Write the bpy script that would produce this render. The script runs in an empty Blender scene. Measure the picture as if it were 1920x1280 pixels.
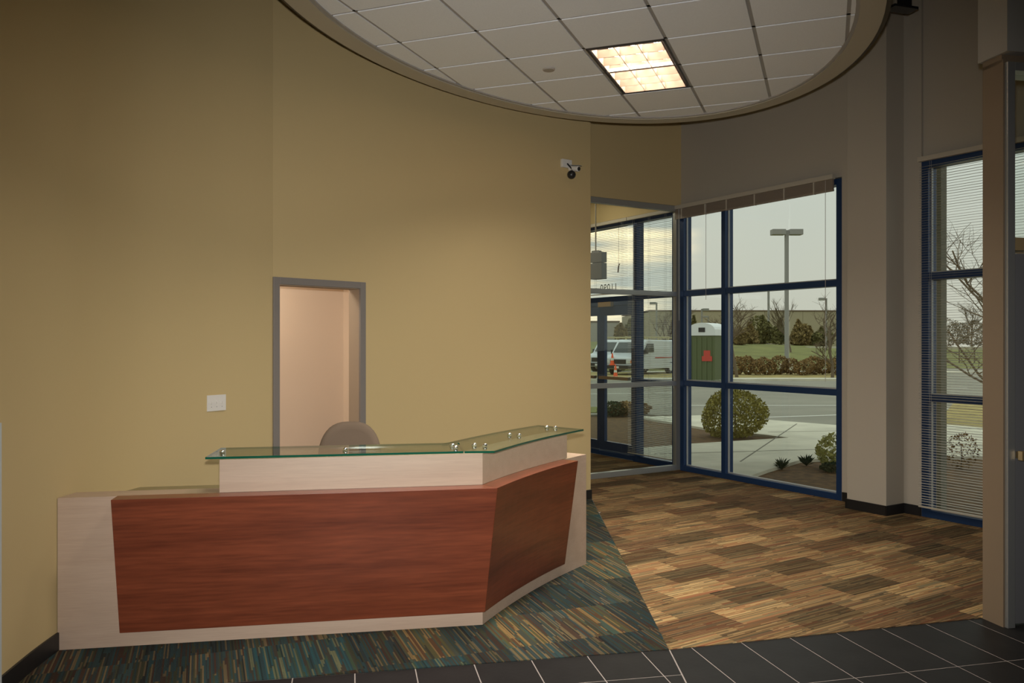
import bpy, bmesh, math, random
from mathutils import Vector, Matrix
R = math.radians
random.seed(7)
scene = bpy.context.scene
C = scene.collection

# ------------------------------------------------------------------ camera, world, light, exposure
EYE = 1.68
cam_d = bpy.data.cameras.new('camera'); cam = bpy.data.objects.new('camera', cam_d); C.objects.link(cam)
cam_d.sensor_width = 36; cam_d.lens = 1557 / 1920 * 36; cam_d.clip_start = 0.05; cam_d.clip_end = 600
cam.location = (0, 0, EYE); cam.rotation_euler = (R(90), 0, 0)
scene.camera = cam
scene.view_settings.view_transform = 'Standard'
try: scene.view_settings.look = 'None'
except Exception: pass
scene.view_settings.gamma = 1; scene.view_settings.use_curve_mapping = False
scene.view_settings.exposure = 0.0
scene.cycles.use_denoising = True
scene.cycles.sample_clamp_indirect = 4
scene.cycles.caustics_reflective = False; scene.cycles.caustics_refractive = False
scene.cycles.max_bounces = 8; scene.cycles.transparent_max_bounces = 24

SKY = 1.3
TROFFER_W = 100
TROFFER_SPREAD = 125     # the deep parabolic louvres cut the beam off
VESTIBULE_FILL_W = 14
FLASH_W = 80
BACK_ROOM_W = 19

def build_world():
    w = bpy.data.worlds.new('world'); scene.world = w; w.use_nodes = True
    nt = w.node_tree; nt.nodes.clear(); N = nt.nodes.new; L = nt.links.new
    out = N('ShaderNodeOutputWorld'); bg = N('ShaderNodeBackground'); L(bg.outputs[0], out.inputs[0])
    tc = N('ShaderNodeTexCoord'); sp = N('ShaderNodeSeparateXYZ'); L(tc.outputs['Generated'], sp.inputs[0])
    # overcast evening sky: pale grey with a soft green-blue cast above, creamier at the horizon
    r1 = N('ShaderNodeMapRange'); r1.inputs[1].default_value = 0.0; r1.inputs[2].default_value = 0.35
    L(sp.outputs[2], r1.inputs[0])
    base = N('ShaderNodeMix'); base.data_type = 'RGBA'
    base.inputs[6].default_value = (.52, .50, .42, 1); base.inputs[7].default_value = (.52, .56, .52, 1)
    L(r1.outputs[0], base.inputs[0])
    # streaky clouds
    mp = N('ShaderNodeMapping'); mp.inputs['Scale'].default_value = (2.2, 2.2, 26)
    L(tc.outputs['Generated'], mp.inputs[0])
    no = N('ShaderNodeTexNoise'); no.inputs['Scale'].default_value = 1.6; no.inputs['Detail'].default_value = 5
    L(mp.outputs[0], no.inputs[0])
    cr = N('ShaderNodeMapRange'); cr.inputs[1].default_value = .40; cr.inputs[2].default_value = .62
    L(no.outputs[0], cr.inputs[0])
    # sunset glow toward the direction where the sun went down (a little right of +Y)
    dt = N('ShaderNodeVectorMath'); dt.operation = 'DOT_PRODUCT'
    a = R(1.5); dt.inputs[1].default_value = (math.sin(a), math.cos(a), .12)
    L(tc.outputs['Generated'], dt.inputs[0])
    gl = N('ShaderNodeMapRange'); gl.interpolation_type = 'SMOOTHSTEP'
    gl.inputs[1].default_value = .986; gl.inputs[2].default_value = 1.002
    L(dt.outputs['Value'], gl.inputs[0])
    warm = N('ShaderNodeMix'); warm.data_type = 'RGBA'
    warm.inputs[6].default_value = (.55, .55, .50, 1); warm.inputs[7].default_value = (1.9, 1.42, .85, 1)
    L(cr.outputs[0], warm.inputs[0])
    mx = N('ShaderNodeMix'); mx.data_type = 'RGBA'
    L(gl.outputs[0], mx.inputs[0]); L(base.outputs[2], mx.inputs[6]); L(warm.outputs[2], mx.inputs[7])
    # an overcast sky is brighter overhead than at the horizon
    zn = N('ShaderNodeMapRange'); zn.inputs[1].default_value = .25; zn.inputs[2].default_value = 1; zn.inputs[3].default_value = 1; zn.inputs[4].default_value = 1.9
    L(sp.outputs[2], zn.inputs[0]); vz = N('ShaderNodeVectorMath'); vz.operation = 'SCALE'; L(mx.outputs[2], vz.inputs[0]); L(zn.outputs[0], vz.inputs['Scale'])
    L(vz.outputs[0], bg.inputs[0]); bg.inputs[1].default_value = SKY
build_world()

def area_light(name, loc, rot, sx, sy, watts, color, spread=180, parent=None):
    d = bpy.data.lights.new(name, 'AREA'); d.shape = 'RECTANGLE'; d.size = sx; d.size_y = sy
    d.energy = watts; d.color = color; d.spread = R(spread)
    o = bpy.data.objects.new(name, d); C.objects.link(o); o.location = loc; o.rotation_euler = rot
    if parent: o.parent = parent
    return o
# the photographer's flash, on top of the camera
fl = bpy.data.lights.new('camera_flash', 'SPOT'); fl.energy = FLASH_W * 10; fl.color = (1, .965, .92)
fl.spot_size = R(88); fl.spot_blend = 1.0; fl.shadow_soft_size = .03
flo = bpy.data.objects.new('camera_flash', fl); C.objects.link(flo)
flo.location = (0, 0.02, EYE + .12); flo.rotation_euler = (R(84), 0, 0)

# ------------------------------------------------------------------ helpers
def tag(o, label=None, cat=None, group=None, kind=None):
    if label: o['label'] = label
    if cat: o['category'] = cat
    if group: o['group'] = group
    if kind: o['kind'] = kind
    return o

def empty(name, loc=(0, 0, 0), rz=0, label=None, cat=None, group=None, kind=None, parent=None):
    o = bpy.data.objects.new(name, None); C.objects.link(o); o.empty_display_size = .1
    o.location = loc; o.rotation_euler = (0, 0, rz)
    if parent: o.parent = parent
    return tag(o, label, cat, group, kind)

class MB:
    def __init__(s): s.v = []; s.f = []; s.m = []; s.mi = 0
    def add(s, vs, fs):
        b = len(s.v); s.v += [tuple(p) for p in vs]
        for f in fs: s.f.append([b + i for i in f]); s.m.append(s.mi)
        return s
    def box(s, x0, x1, y0, y1, z0, z1, M=None):
        if x0 > x1: x0, x1 = x1, x0
        if y0 > y1: y0, y1 = y1, y0
        if z0 > z1: z0, z1 = z1, z0
        vs = [(x, y, z) for z in (z0, z1) for x, y in ((x0, y0), (x1, y0), (x1, y1), (x0, y1))]
        if M is not None: vs = [M @ Vector(p) for p in vs]
        return s.add(vs, [(3, 2, 1, 0), (4, 5, 6, 7), (0, 1, 5, 4), (1, 2, 6, 5), (2, 3, 7, 6), (3, 0, 4, 7)])
    def prism(s, poly, z0, z1):
        ar = sum(poly[i][0] * poly[(i + 1) % len(poly)][1] - poly[(i + 1) % len(poly)][0] * poly[i][1] for i in range(len(poly)))
        if ar < 0: poly = poly[::-1]
        n = len(poly)
        vs = [(p[0], p[1], z0) for p in poly] + [(p[0], p[1], z1) for p in poly]
        fs = [list(range(n))[::-1], list(range(n, 2 * n))] + [(i, (i + 1) % n, n + (i + 1) % n, n + i) for i in range(n)]
        return s.add(vs, fs)
    def strip(s, rings, caps=True):           # rings: list of equal-length closed sections
        n = len(rings[0]); vs = [p for r in rings for p in r]; fs = []
        for k in range(len(rings) - 1):
            for i in range(n):
                j = (i + 1) % n
                fs.append((k * n + i, k * n + j, (k + 1) * n + j, (k + 1) * n + i))
        if caps: fs += [list(range(n))[::-1], list(range((len(rings) - 1) * n, len(rings) * n))]
        return s.add(vs, fs)
    def tube(s, pts, r, n=8, r2=None):
        pts = [Vector(p) for p in pts]; rings = []
        for i, p in enumerate(pts):
            d = (pts[min(i + 1, len(pts) - 1)] - pts[max(i - 1, 0)]).normalized()
            up = Vector((0, 0, 1)) if abs(d.z) < .9 else Vector((1, 0, 0))
            a = d.cross(up).normalized(); b = d.cross(a)
            rr = r if r2 is None else r + (r2 - r) * i / (len(pts) - 1)
            rings.append([p + (a * math.cos(2 * math.pi * k / n) + b * math.sin(2 * math.pi * k / n)) * rr for k in range(n)])
        return s.strip(rings)
    def lathe(s, prof, n=20, M=None):         # prof: (radius, z)
        rings = []
        for r, z in prof:
            ring = [Vector((r * math.cos(2 * math.pi * k / n), r * math.sin(2 * math.pi * k / n), z)) for k in range(n)]
            if M is not None: ring = [M @ p for p in ring]
            rings.append(ring)
        return s.strip(rings)
    def build(s, name, mat, parent=None, smooth=False, bevel=0, loc=None, rz=0):
        me = bpy.data.meshes.new(name); me.from_pydata(s.v, [], s.f)
        mats = mat if isinstance(mat, (list, tuple)) else [mat]
        for m in mats: me.materials.append(m)
        if len(mats) > 1: me.polygons.foreach_set('material_index', s.m)
        bm = bmesh.new(); bm.from_mesh(me); bmesh.ops.recalc_face_normals(bm, faces=bm.faces); bm.to_mesh(me); bm.free()
        if smooth: me.polygons.foreach_set('use_smooth', [True] * len(me.polygons))
        o = bpy.data.objects.new(name, me); C.objects.link(o)
        if parent: o.parent = parent
        if loc: o.location = loc
        o.rotation_euler.z = rz
        if bevel:
            b = o.modifiers.new('bevel', 'BEVEL'); b.width = bevel; b.segments = 2; b.limit_method = 'ANGLE'; b.angle_limit = R(40)
        return o

def inst(src, parent=None, loc=None, rot=None, scale=None):
    o = src.copy(); C.objects.link(o)
    if parent: o.parent = parent
    if loc is not None: o.location = loc
    if rot is not None: o.rotation_euler = rot
    if scale is not None: o.scale = scale
    return o
def copy_tree(o, parent=None):
    c = o.copy(); C.objects.link(c)
    if parent: c.parent = parent
    for ch in list(o.children): copy_tree(ch, c)
    return c

def clip(poly, region):                       # Sutherland-Hodgman, region convex CCW
    out = list(poly)
    for i in range(len(region)):
        a = region[i]; b = region[(i + 1) % len(region)]
        def side(p): return (b[0] - a[0]) * (p[1] - a[1]) - (b[1] - a[1]) * (p[0] - a[0])
        res = []
        for k in range(len(out)):
            p, q = out[k], out[(k + 1) % len(out)]
            sp, sq = side(p), side(q)
            if sp >= 0: res.append(p)
            if (sp >= 0) != (sq >= 0):
                t = sp / (sp - sq); res.append((p[0] + (q[0] - p[0]) * t, p[1] + (q[1] - p[1]) * t))
        out = res
        if len(out) < 3: return []
    cl = []
    for p in out:
        if not cl or math.hypot(p[0] - cl[-1][0], p[1] - cl[-1][1]) > 1e-4: cl.append(p)
    if len(cl) > 1 and math.hypot(cl[0][0] - cl[-1][0], cl[0][1] - cl[-1][1]) < 1e-4: cl.pop()
    return cl if len(cl) > 2 else []
def area(p): return abs(sum(p[i][0] * p[(i + 1) % len(p)][1] - p[(i + 1) % len(p)][0] * p[i][1] for i in range(len(p)))) / 2

def offset(path, d):                          # d > 0 : to the left of the travel direction
    res = []
    for i, p in enumerate(path):
        ns = []
        if i > 0: t = (Vector(path[i]) - Vector(path[i - 1])).normalized(); ns.append(Vector((-t.y, t.x)))
        if i < len(path) - 1: t = (Vector(path[i + 1]) - Vector(path[i])).normalized(); ns.append(Vector((-t.y, t.x)))
        if len(ns) == 2:
            m = (ns[0] + ns[1]).normalized(); k = d / max(.3, m.dot(ns[0])); res.append((p[0] + m.x * k, p[1] + m.y * k))
        else: res.append((p[0] + ns[0].x * d, p[1] + ns[0].y * d))
    return res

# ------------------------------------------------------------------ materials
def mat(name, color, rough=.6, metal=0, bump=0, bscale=200, var=0, vscale=3, spec=.5, coat=0):
    m = bpy.data.materials.new(name); m.use_nodes = True; nt = m.node_tree; N = nt.nodes.new; L = nt.links.new
    b = nt.nodes['Principled BSDF']; b.inputs['Base Color'].default_value = (*color, 1)
    b.inputs['Roughness'].default_value = rough; b.inputs['Metallic'].default_value = metal
    b.inputs['Specular IOR Level'].default_value = spec
    if coat: b.inputs['Coat Weight'].default_value = coat; b.inputs['Coat Roughness'].default_value = .15
    tc = N('ShaderNodeTexCoord')
    if var:
        n = N('ShaderNodeTexNoise'); n.inputs['Scale'].default_value = vscale; n.inputs['Detail'].default_value = 4; L(tc.outputs['Object'], n.inputs[0])
        mr = N('ShaderNodeMapRange'); mr.inputs[1].default_value = .3; mr.inputs[2].default_value = .7; mr.inputs[3].default_value = 1 - var; mr.inputs[4].default_value = 1 + var
        L(n.outputs[0], mr.inputs[0])
        vm = N('ShaderNodeVectorMath'); vm.operation = 'SCALE'; vm.inputs[0].default_value = color; L(mr.outputs[0], vm.inputs['Scale'])
        L(vm.outputs[0], b.inputs['Base Color'])
    if bump:
        n = N('ShaderNodeTexNoise'); n.inputs['Scale'].default_value = bscale; n.inputs['Detail'].default_value = 2; L(tc.outputs['Object'], n.inputs[0])
        bp = N('ShaderNodeBump'); bp.inputs['Strength'].default_value = bump; bp.inputs['Distance'].default_value = .002
        L(n.outputs[0], bp.inputs['Height']); L(bp.outputs[0], b.inputs['Normal'])
    return m

def wood(name, c1, c2, rough, stretch=(1.2, 30, 30), scale=1.5, fine=.12, coat=0):
    m = mat(name, c1, rough, coat=coat); nt = m.node_tree; N = nt.nodes.new; L = nt.links.new; b = nt.nodes['Principled BSDF']
    tc = N('ShaderNodeTexCoord'); mp = N('ShaderNodeMapping'); mp.inputs['Scale'].default_value = stretch; L(tc.outputs['Object'], mp.inputs[0])
    n1 = N('ShaderNodeTexNoise'); n1.inputs['Scale'].default_value = scale * .35; n1.inputs['Detail'].default_value = 3; n1.inputs['Distortion'].default_value = .4
    n2 = N('ShaderNodeTexNoise'); n2.inputs['Scale'].default_value = scale * 3; n2.inputs['Detail'].default_value = 6
    L(mp.outputs[0], n1.inputs[0]); L(mp.outputs[0], n2.inputs[0])
    mr = N('ShaderNodeMapRange'); mr.inputs[1].default_value = .3; mr.inputs[2].default_value = .7; L(n1.outputs[0], mr.inputs[0])
    mx = N('ShaderNodeMix'); mx.data_type = 'RGBA'; mx.inputs[6].default_value = (*c1, 1); mx.inputs[7].default_value = (*c2, 1); L(mr.outputs[0], mx.inputs[0])
    m2 = N('ShaderNodeMapRange'); m2.inputs[1].default_value = .3; m2.inputs[2].default_value = .7; m2.inputs[3].default_value = 1 - fine; m2.inputs[4].default_value = 1 + fine; L(n2.outputs[0], m2.inputs[0])
    vm = N('ShaderNodeVectorMath'); vm.operation = 'SCALE'; L(mx.outputs[2], vm.inputs[0]); L(m2.outputs[0], vm.inputs['Scale'])
    L(vm.outputs[0], b.inputs['Base Color'])
    return m

def pane_glass(name, tint=(.93, .96, .95), f0=.08):
    m = bpy.data.materials.new(name); m.use_nodes = True; nt = m.node_tree; nt.nodes.clear(); N = nt.nodes.new; L = nt.links.new
    out = N('ShaderNodeOutputMaterial'); t = N('ShaderNodeBsdfTransparent'); t.inputs[0].default_value = (*tint, 1)
    g = N('ShaderNodeBsdfGlossy'); g.inputs['Roughness'].default_value = 0.0
    fr = N('ShaderNodeFresnel'); ge = N('ShaderNodeNewGeometry'); mi = N('ShaderNodeMapRange')   # same index from either side of the thin pane
    mi.inputs[3].default_value = 1.5; mi.inputs[4].default_value = 1 / 1.5; L(ge.outputs['Backfacing'], mi.inputs[0]); L(mi.outputs[0], fr.inputs[0])
    mx = N('ShaderNodeMixShader'); L(fr.outputs[0], mx.inputs[0]); L(t.outputs[0], mx.inputs[1]); L(g.outputs[0], mx.inputs[2]); L(mx.outputs[0], out.inputs[0])
    return m

def carpet(name, cols, jute):
    # striped yarns: colour of each narrow stripe from white noise, tile tone from the object's own colour
    m = mat(name, (.2, .2, .2), .95, spec=.1); nt = m.node_tree; N = nt.nodes.new; L = nt.links.new; b = nt.nodes['Principled BSDF']
    tc = N('ShaderNodeTexCoord'); oi = N('ShaderNodeObjectInfo'); sp = N('ShaderNodeSeparateXYZ'); L(tc.outputs['Object'], sp.inputs[0])
    def math_(op, a, bb):
        n = N('ShaderNodeMath'); n.operation = op
        for k, v in enumerate((a, bb)):
            if isinstance(v, (int, float)): n.inputs[k].default_value = v
            else: L(v, n.inputs[k])
        return n.outputs[0]
    rnd = math_('MULTIPLY', oi.outputs['Random'], 517.3)
    def layer(pitch, seglen, seed):
        yi = math_('FLOOR', math_('DIVIDE', sp.outputs[1], pitch), 0)
        xo = math_('MULTIPLY', math_('FRACT', math_('MULTIPLY', yi, .618), 0), 5)
        xi = math_('FLOOR', math_('ADD', math_('DIVIDE', sp.outputs[0], seglen), xo), 0)
        cmb = N('ShaderNodeCombineXYZ'); L(math_('ADD', yi, seed), cmb.inputs[0]); L(xi, cmb.inputs[1]); L(rnd, cmb.inputs[2])
        w = N('ShaderNodeTexWhiteNoise'); w.noise_dimensions = '3D'; L(cmb.outputs[0], w.inputs[0]); return w.outputs[0]
    l1 = layer(.0085, .42, 3.0); l2 = layer(.034, .6, 91.0)
    v = math_('ADD', math_('MULTIPLY', l1, .74), math_('MULTIPLY', l2, .26))
    rp = N('ShaderNodeValToRGB'); rp.color_ramp.interpolation = 'CONSTANT'
    el = rp.color_ramp.elements
    n = len(cols)
    el[0].position = 0; el[0].color = (*cols[0], 1); el[1].position = 1 / n; el[1].color = (*cols[1], 1)
    for i in range(2, n): e = el.new(.12 + .76 * i / n); e.color = (*cols[i], 1)
    L(v, rp.inputs[0])
    # plain yarn between the accents
    l3 = layer(.0052, .4, 17.0)
    mxa = N('ShaderNodeMix'); mxa.data_type = 'RGBA'; L(math_('MULTIPLY', l3, .5), mxa.inputs[0]); L(rp.outputs[0], mxa.inputs[6]); mxa.inputs[7].default_value = (*jute, 1)
    mt = N('ShaderNodeMix'); mt.data_type = 'RGBA'; mt.blend_type = 'MULTIPLY'; mt.inputs[0].default_value = 1
    L(mxa.outputs[2], mt.inputs[6]); L(oi.outputs['Color'], mt.inputs[7]); L(mt.outputs[2], b.inputs['Base Color'])
    nn = N('ShaderNodeTexNoise'); nn.inputs['Scale'].default_value = 260; L(tc.outputs['Object'], nn.inputs[0])
    bp = N('ShaderNodeBump'); bp.inputs['Strength'].default_value = .5; bp.inputs['Distance'].default_value = .004; L(nn.outputs[0], bp.inputs['Height']); L(bp.outputs[0], b.inputs['Normal'])
    return m

M = {}
M['ochre'] = mat('ochre_wall_paint', (.56, .435, .22), .75, bump=.15, bscale=120)
M['greige'] = mat('greige_wall_paint', (.445, .405, .335), .8, bump=.15, bscale=120)
M['dark_ceiling'] = mat('high_ceiling_paint', (.16, .15, .13), .9)
M['beige'] = mat('beige_room_paint', (.68, .555, .425), .8)
M['base'] = mat('black_rubber_base', (.010, .010, .011), .45)
M['frame_grey'] = mat('grey_door_frame_paint', (.21, .19, .175), .5)
M['blue'] = mat('dark_blue_aluminium', (.014, .045, .13), .4, metal=.3)
M['alu'] = mat('clear_anodised_aluminium', (.40, .41, .40), .35, metal=.6)
M['alu_light'] = mat('light_glazing_bead', (.5, .52, .5), .4, metal=.3)
M['glass'] = pane_glass('window_glass')
M['maple'] = wood('maple_laminate', (.50, .375, .285), (.455, .335, .25), .4, stretch=(1.6, 30, 34), fine=.05)
M['cherry'] = wood('cherry_laminate', (.225, .056, .024), (.135, .032, .014), .33, stretch=(1.1, 18, 16), fine=.2, coat=.1)
M['tile'] = mat('acoustic_tile', (.84, .865, .90), .95, bump=.35, bscale=300, var=.03, vscale=140)
M['tbar'] = mat('ceiling_grid_metal', (.36, .34, .32), .5)
M['soffit'] = mat('oval_soffit_paint', (.46, .42, .33), .7)
M['reveal'] = mat('dark_bronze_edge', (.05, .035, .018), .6)
M['slate'] = mat('charcoal_floor_tile', (.014, .0135, .0135), .5, bump=.2, bscale=35, var=.18, vscale=6, spec=.14)
M['grout'] = mat('grey_grout', (.30, .265, .245), .9)
M['white_plastic'] = mat('white_plastic', (.72, .70, .66), .4)
M['black_plastic'] = mat('black_plastic', (.015, .015, .017), .35)
M['chrome'] = mat('polished_chrome', (.85, .85, .85), .12, metal=1)
M['brass'] = mat('satin_brass', (.55, .40, .20), .35, metal=.7)
M['taupe_fabric'] = mat('taupe_chair_fabric', (.17, .125, .09), .9, bump=.3, bscale=500)
M['blind'] = mat('blind_slat_enamel', (.52, .50, .45), .45)
M['blind_rail'] = mat('blind_head_rail_enamel', (.50, .46, .38), .45)
M['cord'] = mat('blind_cord', (.5, .48, .44), .8)
M['steel_grey'] = mat('grey_painted_steel', (.26, .26, .25), .5)
M['door_leaf'] = mat('grey_door_leaf_paint', (.17, .17, .175), .45)
M['brown_carpet'] = carpet('brown_striped_carpet', [(.045, .036, .024), (.17, .105, .05), (.27, .18, .085), (.11, .10, .065), (.36, .26, .135), (.19, .075, .04)], (.23, .155, .078))
M['blue_carpet'] = carpet('teal_striped_carpet', [(.017, .020, .019), (.025, .053, .056), (.046, .048, .026), (.026, .037, .039), (.135, .098, .050), (.052, .027, .018)], (.036, .037, .028))

def slab_glass():
    m = bpy.data.materials.new('green_edged_glass'); m.use_nodes = True; nt = m.node_tree; nt.nodes.clear(); N = nt.nodes.new; L = nt.links.new
    out = N('ShaderNodeOutputMaterial'); t = N('ShaderNodeBsdfTransparent'); t.inputs[0].default_value = (.86, .93, .88, 1)
    g = N('ShaderNodeBsdfGlossy'); g.inputs['Roughness'].default_value = 0.01
    fr = N('ShaderNodeFresnel'); ge = N('ShaderNodeNewGeometry'); mi = N('ShaderNodeMapRange')   # same index from either side of the thin pane
    mi.inputs[3].default_value = 1.5; mi.inputs[4].default_value = 1 / 1.5; L(ge.outputs['Backfacing'], mi.inputs[0]); L(mi.outputs[0], fr.inputs[0])
    mx = N('ShaderNodeMixShader'); L(fr.outputs[0], mx.inputs[0]); L(t.outputs[0], mx.inputs[1]); L(g.outputs[0], mx.inputs[2]); L(mx.outputs[0], out.inputs[0])
    return m
M['top_glass'] = slab_glass()
M['glass_edge'] = mat('green_glass_edge', (.008, .085, .050), .08, spec=.8)

# ------------------------------------------------------------------ layout frames
WA = math.atan2(-.8526, .5225)               # window wall: local x = s (towards camera), local y = outwards
WC = Vector((2.209, 10.847, 0))
WM = Matrix.Translation(WC) @ Matrix.Rotation(WA, 4, 'Z')
def W(s, n, z=0):                            # n = into the room
    return WM @ Vector((s, -n, z))
CEIL = 5.6
LB0, LB1, LB2 = (-2.6, 3.853), (.855, 4.526), (2.86, 5.045)   # edge between tiles and carpet

# ------------------------------------------------------------------ floors
floor = MB().prism([(-2.7, -4.2), (6.4, -4.2), (6.4, 4.2), tuple(W(-2.75, -.12)[:2]), tuple(W(-2.75, 2.1)[:2]), (-1.2, 8.0), (-2.7, 6.6)], -.14, -.0008).build('floor', M['grout']); tag(floor, kind='structure')
floor.data.materials[0] = M['grout']

def lay(region, origin, ang, dx, dy, gap, th, name, material, tone, parent, limit=9999, stagger=0, rot_local=0):
    ca, sa = math.cos(ang), math.sin(ang)
    def toW(u, v): return (origin[0] + ca * u - sa * v, origin[1] + sa * u + ca * v)
    us = [(ca * (p[0] - origin[0]) + sa * (p[1] - origin[1])) for p in region]
    vs = [(-sa * (p[0] - origin[0]) + ca * (p[1] - origin[1])) for p in region]
    shared = None; n = 0
    for j in range(math.floor(min(vs) / dy) - 1, math.ceil(max(vs) / dy) + 1):
        so = stagger * dx * (j % 2)
        for i in range(math.floor(min(us) / dx) - 2, math.ceil(max(us) / dx) + 1):
            g = gap / 2
            q = [(i * dx + g + so, j * dy + g), ((i + 1) * dx - g + so, j * dy + g), ((i + 1) * dx - g + so, (j + 1) * dy - g), (i * dx + g + so, (j + 1) * dy - g)]
            w = [toW(*p) for p in q]; c = clip(w, region)
            if not c or area(c) < .0015: continue
            cx, cy = toW((i + .5) * dx + so, (j + .5) * dy)
            full = area(c) > area(w) * .9995
            if full and shared is not None: o = inst(shared, parent, (cx, cy, 0), (0, 0, ang))
            else:
                loc = [(ca * (p[0] - cx) + sa * (p[1] - cy), -sa * (p[0] - cx) + ca * (p[1] - cy)) for p in c]
                o = MB().prism(loc, -.02, th).build(name, material, parent, loc=(cx, cy, 0), rz=ang)
                if full: shared = o
            o.color = tone(i, j); n += 1
    return n

def slate_tone(i, j): k = random.uniform(.85, 1.15); return (k, k, k, 1)
# tiled lobby: left field (short cut row against the carpet) and right field, split by a wider joint
lay([(-2.4, 1.9), (.849, 1.9), LB1, (-2.42, 3.888)], (.465, 4.113), R(11), .305, .61, .006, 0, 'tile', M['slate'], slate_tone, floor)
lay([(.862, 1.9), (6.2, 1.9), (6.2, 5.6), (2.86, 5.044), (.862, 4.528)], (2.306, 4.295), R(13.8), .305, .60, .006, 0, 'tile', M['slate'], slate_tone, floor)
st = MB()
for yy in range(-13, 6):
    for xx in range(-8, 21):
        xx < 20 and st.box(xx * .305 + .003, (xx + 1) * .305 - .003, 1.89 - (1 - 0) * .32 * 0 + (yy - 6) * .32 + .003, 1.89 + (yy - 5) * .32 - .003, -.02, 0)
st = st.build('tile_field', M['slate'], floor); tag(st, kind='stuff')

def brown_tone(i, j):
    k = random.random(); r = random.uniform(.92, 1.08)
    p = (i + 2 * j) % 4
    if p == 0 and k < .9: return (.42 * r, .42 * r, .40 * r, 1)
    if p == 2 and k < .85: return (1.22 * r, 1.20 * r, 1.10 * r, 1)
    if k < .3: return (.58 * r, .52 * r, .50 * r, 1)
    return (.84 * r, .80 * r, .74 * r, 1)
def blue_tone(i, j):
    k = random.random(); r = random.uniform(.9, 1.1)
    if k < .3: return (.7 * r, .72 * r, .75 * r, 1)
    if k < .45: return (.8 * r, 1.15 * r, 1.25 * r, 1)
    if k < .65: return (1.5 * r, 1.3 * r, 1.0 * r, 1)
    return (r, r, r, 1)
wall_pts = [(-2.41, 3.88), (-2.455, 4.25), (-2.475, 4.6), (-2.475, 5.0), (-2.40, 5.45), (-2.18, 5.98), (-1.865, 6.48), (-1.26, 7.10), (-.78, 7.56), (-.26, 8.02), (.29, 8.46), (.84, 8.87)]
def smooth_run(pts, n=5):
    out = []
    for i in range(len(pts) - 1):
        p0 = Vector(pts[max(i - 1, 0)]); p1 = Vector(pts[i]); p2 = Vector(pts[i + 1]); p3 = Vector(pts[min(i + 2, len(pts) - 1)])
        for k in range(n):
            t = k / n; out.append(tuple(.5 * ((2 * p1) + (p2 - p0) * t + (2 * p0 - 5 * p1 + 4 * p2 - p3) * t * t + (3 * p1 - p0 - 3 * p2 + p3) * t ** 3)))
    return out + [tuple(pts[-1])]
run_a = [(-2.41, -4.1), (-2.41, 3.0)] + smooth_run(wall_pts[:7]); run_b = smooth_run(wall_pts[7:])
blue_region = [LB1, (.855, 8.87)] + wall_pts[::-1][1:]
blue_region = [(-2.41, 3.895), LB1, (.85, 8.87)] + wall_pts[::-1][1:-1]
lay(blue_region, (-.2, 5.0), R(-69.5), .50, .27, 0, .004, 'carpet_tile', M['blue_carpet'], blue_tone, floor)
BA = R(32.2)
wc = [W(0, 0), W(0, 1.95), W(6.6, 0)]
lay([LB1, LB2, (5.62, 5.77), tuple(W(0, 0)[:2]), tuple(W(0, 1.54)[:2]), (.855, 8.87)], (1.974, 5.946), BA, .5233, .272, 0, .004, 'carpet_tile', M['brown_carpet'], brown_tone, floor, stagger=.5)
lay([tuple(W(s, n)[:2]) for s, n in ((0, 0.0), (-2.6, 0.0), (-2.6, 2.0), (0, 2.0))], (1.974, 5.946), BA, .5233, .272, 0, .004, 'carpet_tile', M['brown_carpet'], brown_tone, floor, stagger=.5)

# ------------------------------------------------------------------ ceiling and walls
ceil = MB().box(-3.2, 7.2, -4.2, 14.6, CEIL, CEIL + .15).build('ceiling', M['dark_ceiling']); tag(ceil, kind='structure')

# curved ochre wall with its flat doorway section
TH = .14
def wall_strip(mb, pts, z0, z1, th):
    back = offset(pts, th)
    for i in range(len(pts) - 1): mb.prism([pts[i], pts[i + 1], back[i + 1], back[i]], z0, z1)
wl = MB()
def wall_run(mb, pts, z0, z1, th):
    back = offset(pts, th)
    mb.strip([[(a[0], a[1], z0), (a[0], a[1], z1), (b[0], b[1], z1), (b[0], b[1], z0)] for a, b in zip(pts, back)])
wall_run(wl, run_a, -.02, CEIL, TH)
wall_run(wl, run_b, -.02, CEIL, TH)
E1 = tuple(W(0, 2.02)[:2])
wl.prism([(.84, 8.87), (.80, 9.0), (E1[0] - .06, E1[1]), (E1[0] - .14, E1[1]), (.70, 8.90)], -.02, CEIL)
DU = (Vector(wall_pts[7]) - Vector(wall_pts[6])); DW = DU.length; DU = DU / DW
DA = math.atan2(DU.y, DU.x)                                    # door frame: local x along, local y into the back room
DO = wall_pts[6]
DT = 2.185
dm = Matrix.Translation((DO[0], DO[1], 0)) @ Matrix.Rotation(DA, 4, 'Z')
wl.box(0, DW, 0, TH, DT - .02, CEIL, dm)
wl.box(0, .03, .0, TH, 0, DT, dm); wl.box(DW - .03, DW, .0, TH, 0, DT, dm)
wl = wl.build('wall_left', M['ochre'], smooth=True); tag(wl, kind='structure')
wl.data.set_sharp_from_angle(angle=R(12))
# baseboard along it
def base_strip(name, runs, z=.1):
    b = MB()
    for r in runs:
        back = offset(r, -.012)
        for i in range(len(r) - 1): b.prism([r[i], r[i + 1], back[i + 1], back[i]], 0, z)
    return tag(b.build(name, M['base']), kind='structure')
base_strip('baseboard_left', [run_a, run_b + [(.80, 9.0), (E1[0] - .06, E1[1])]])
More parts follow.
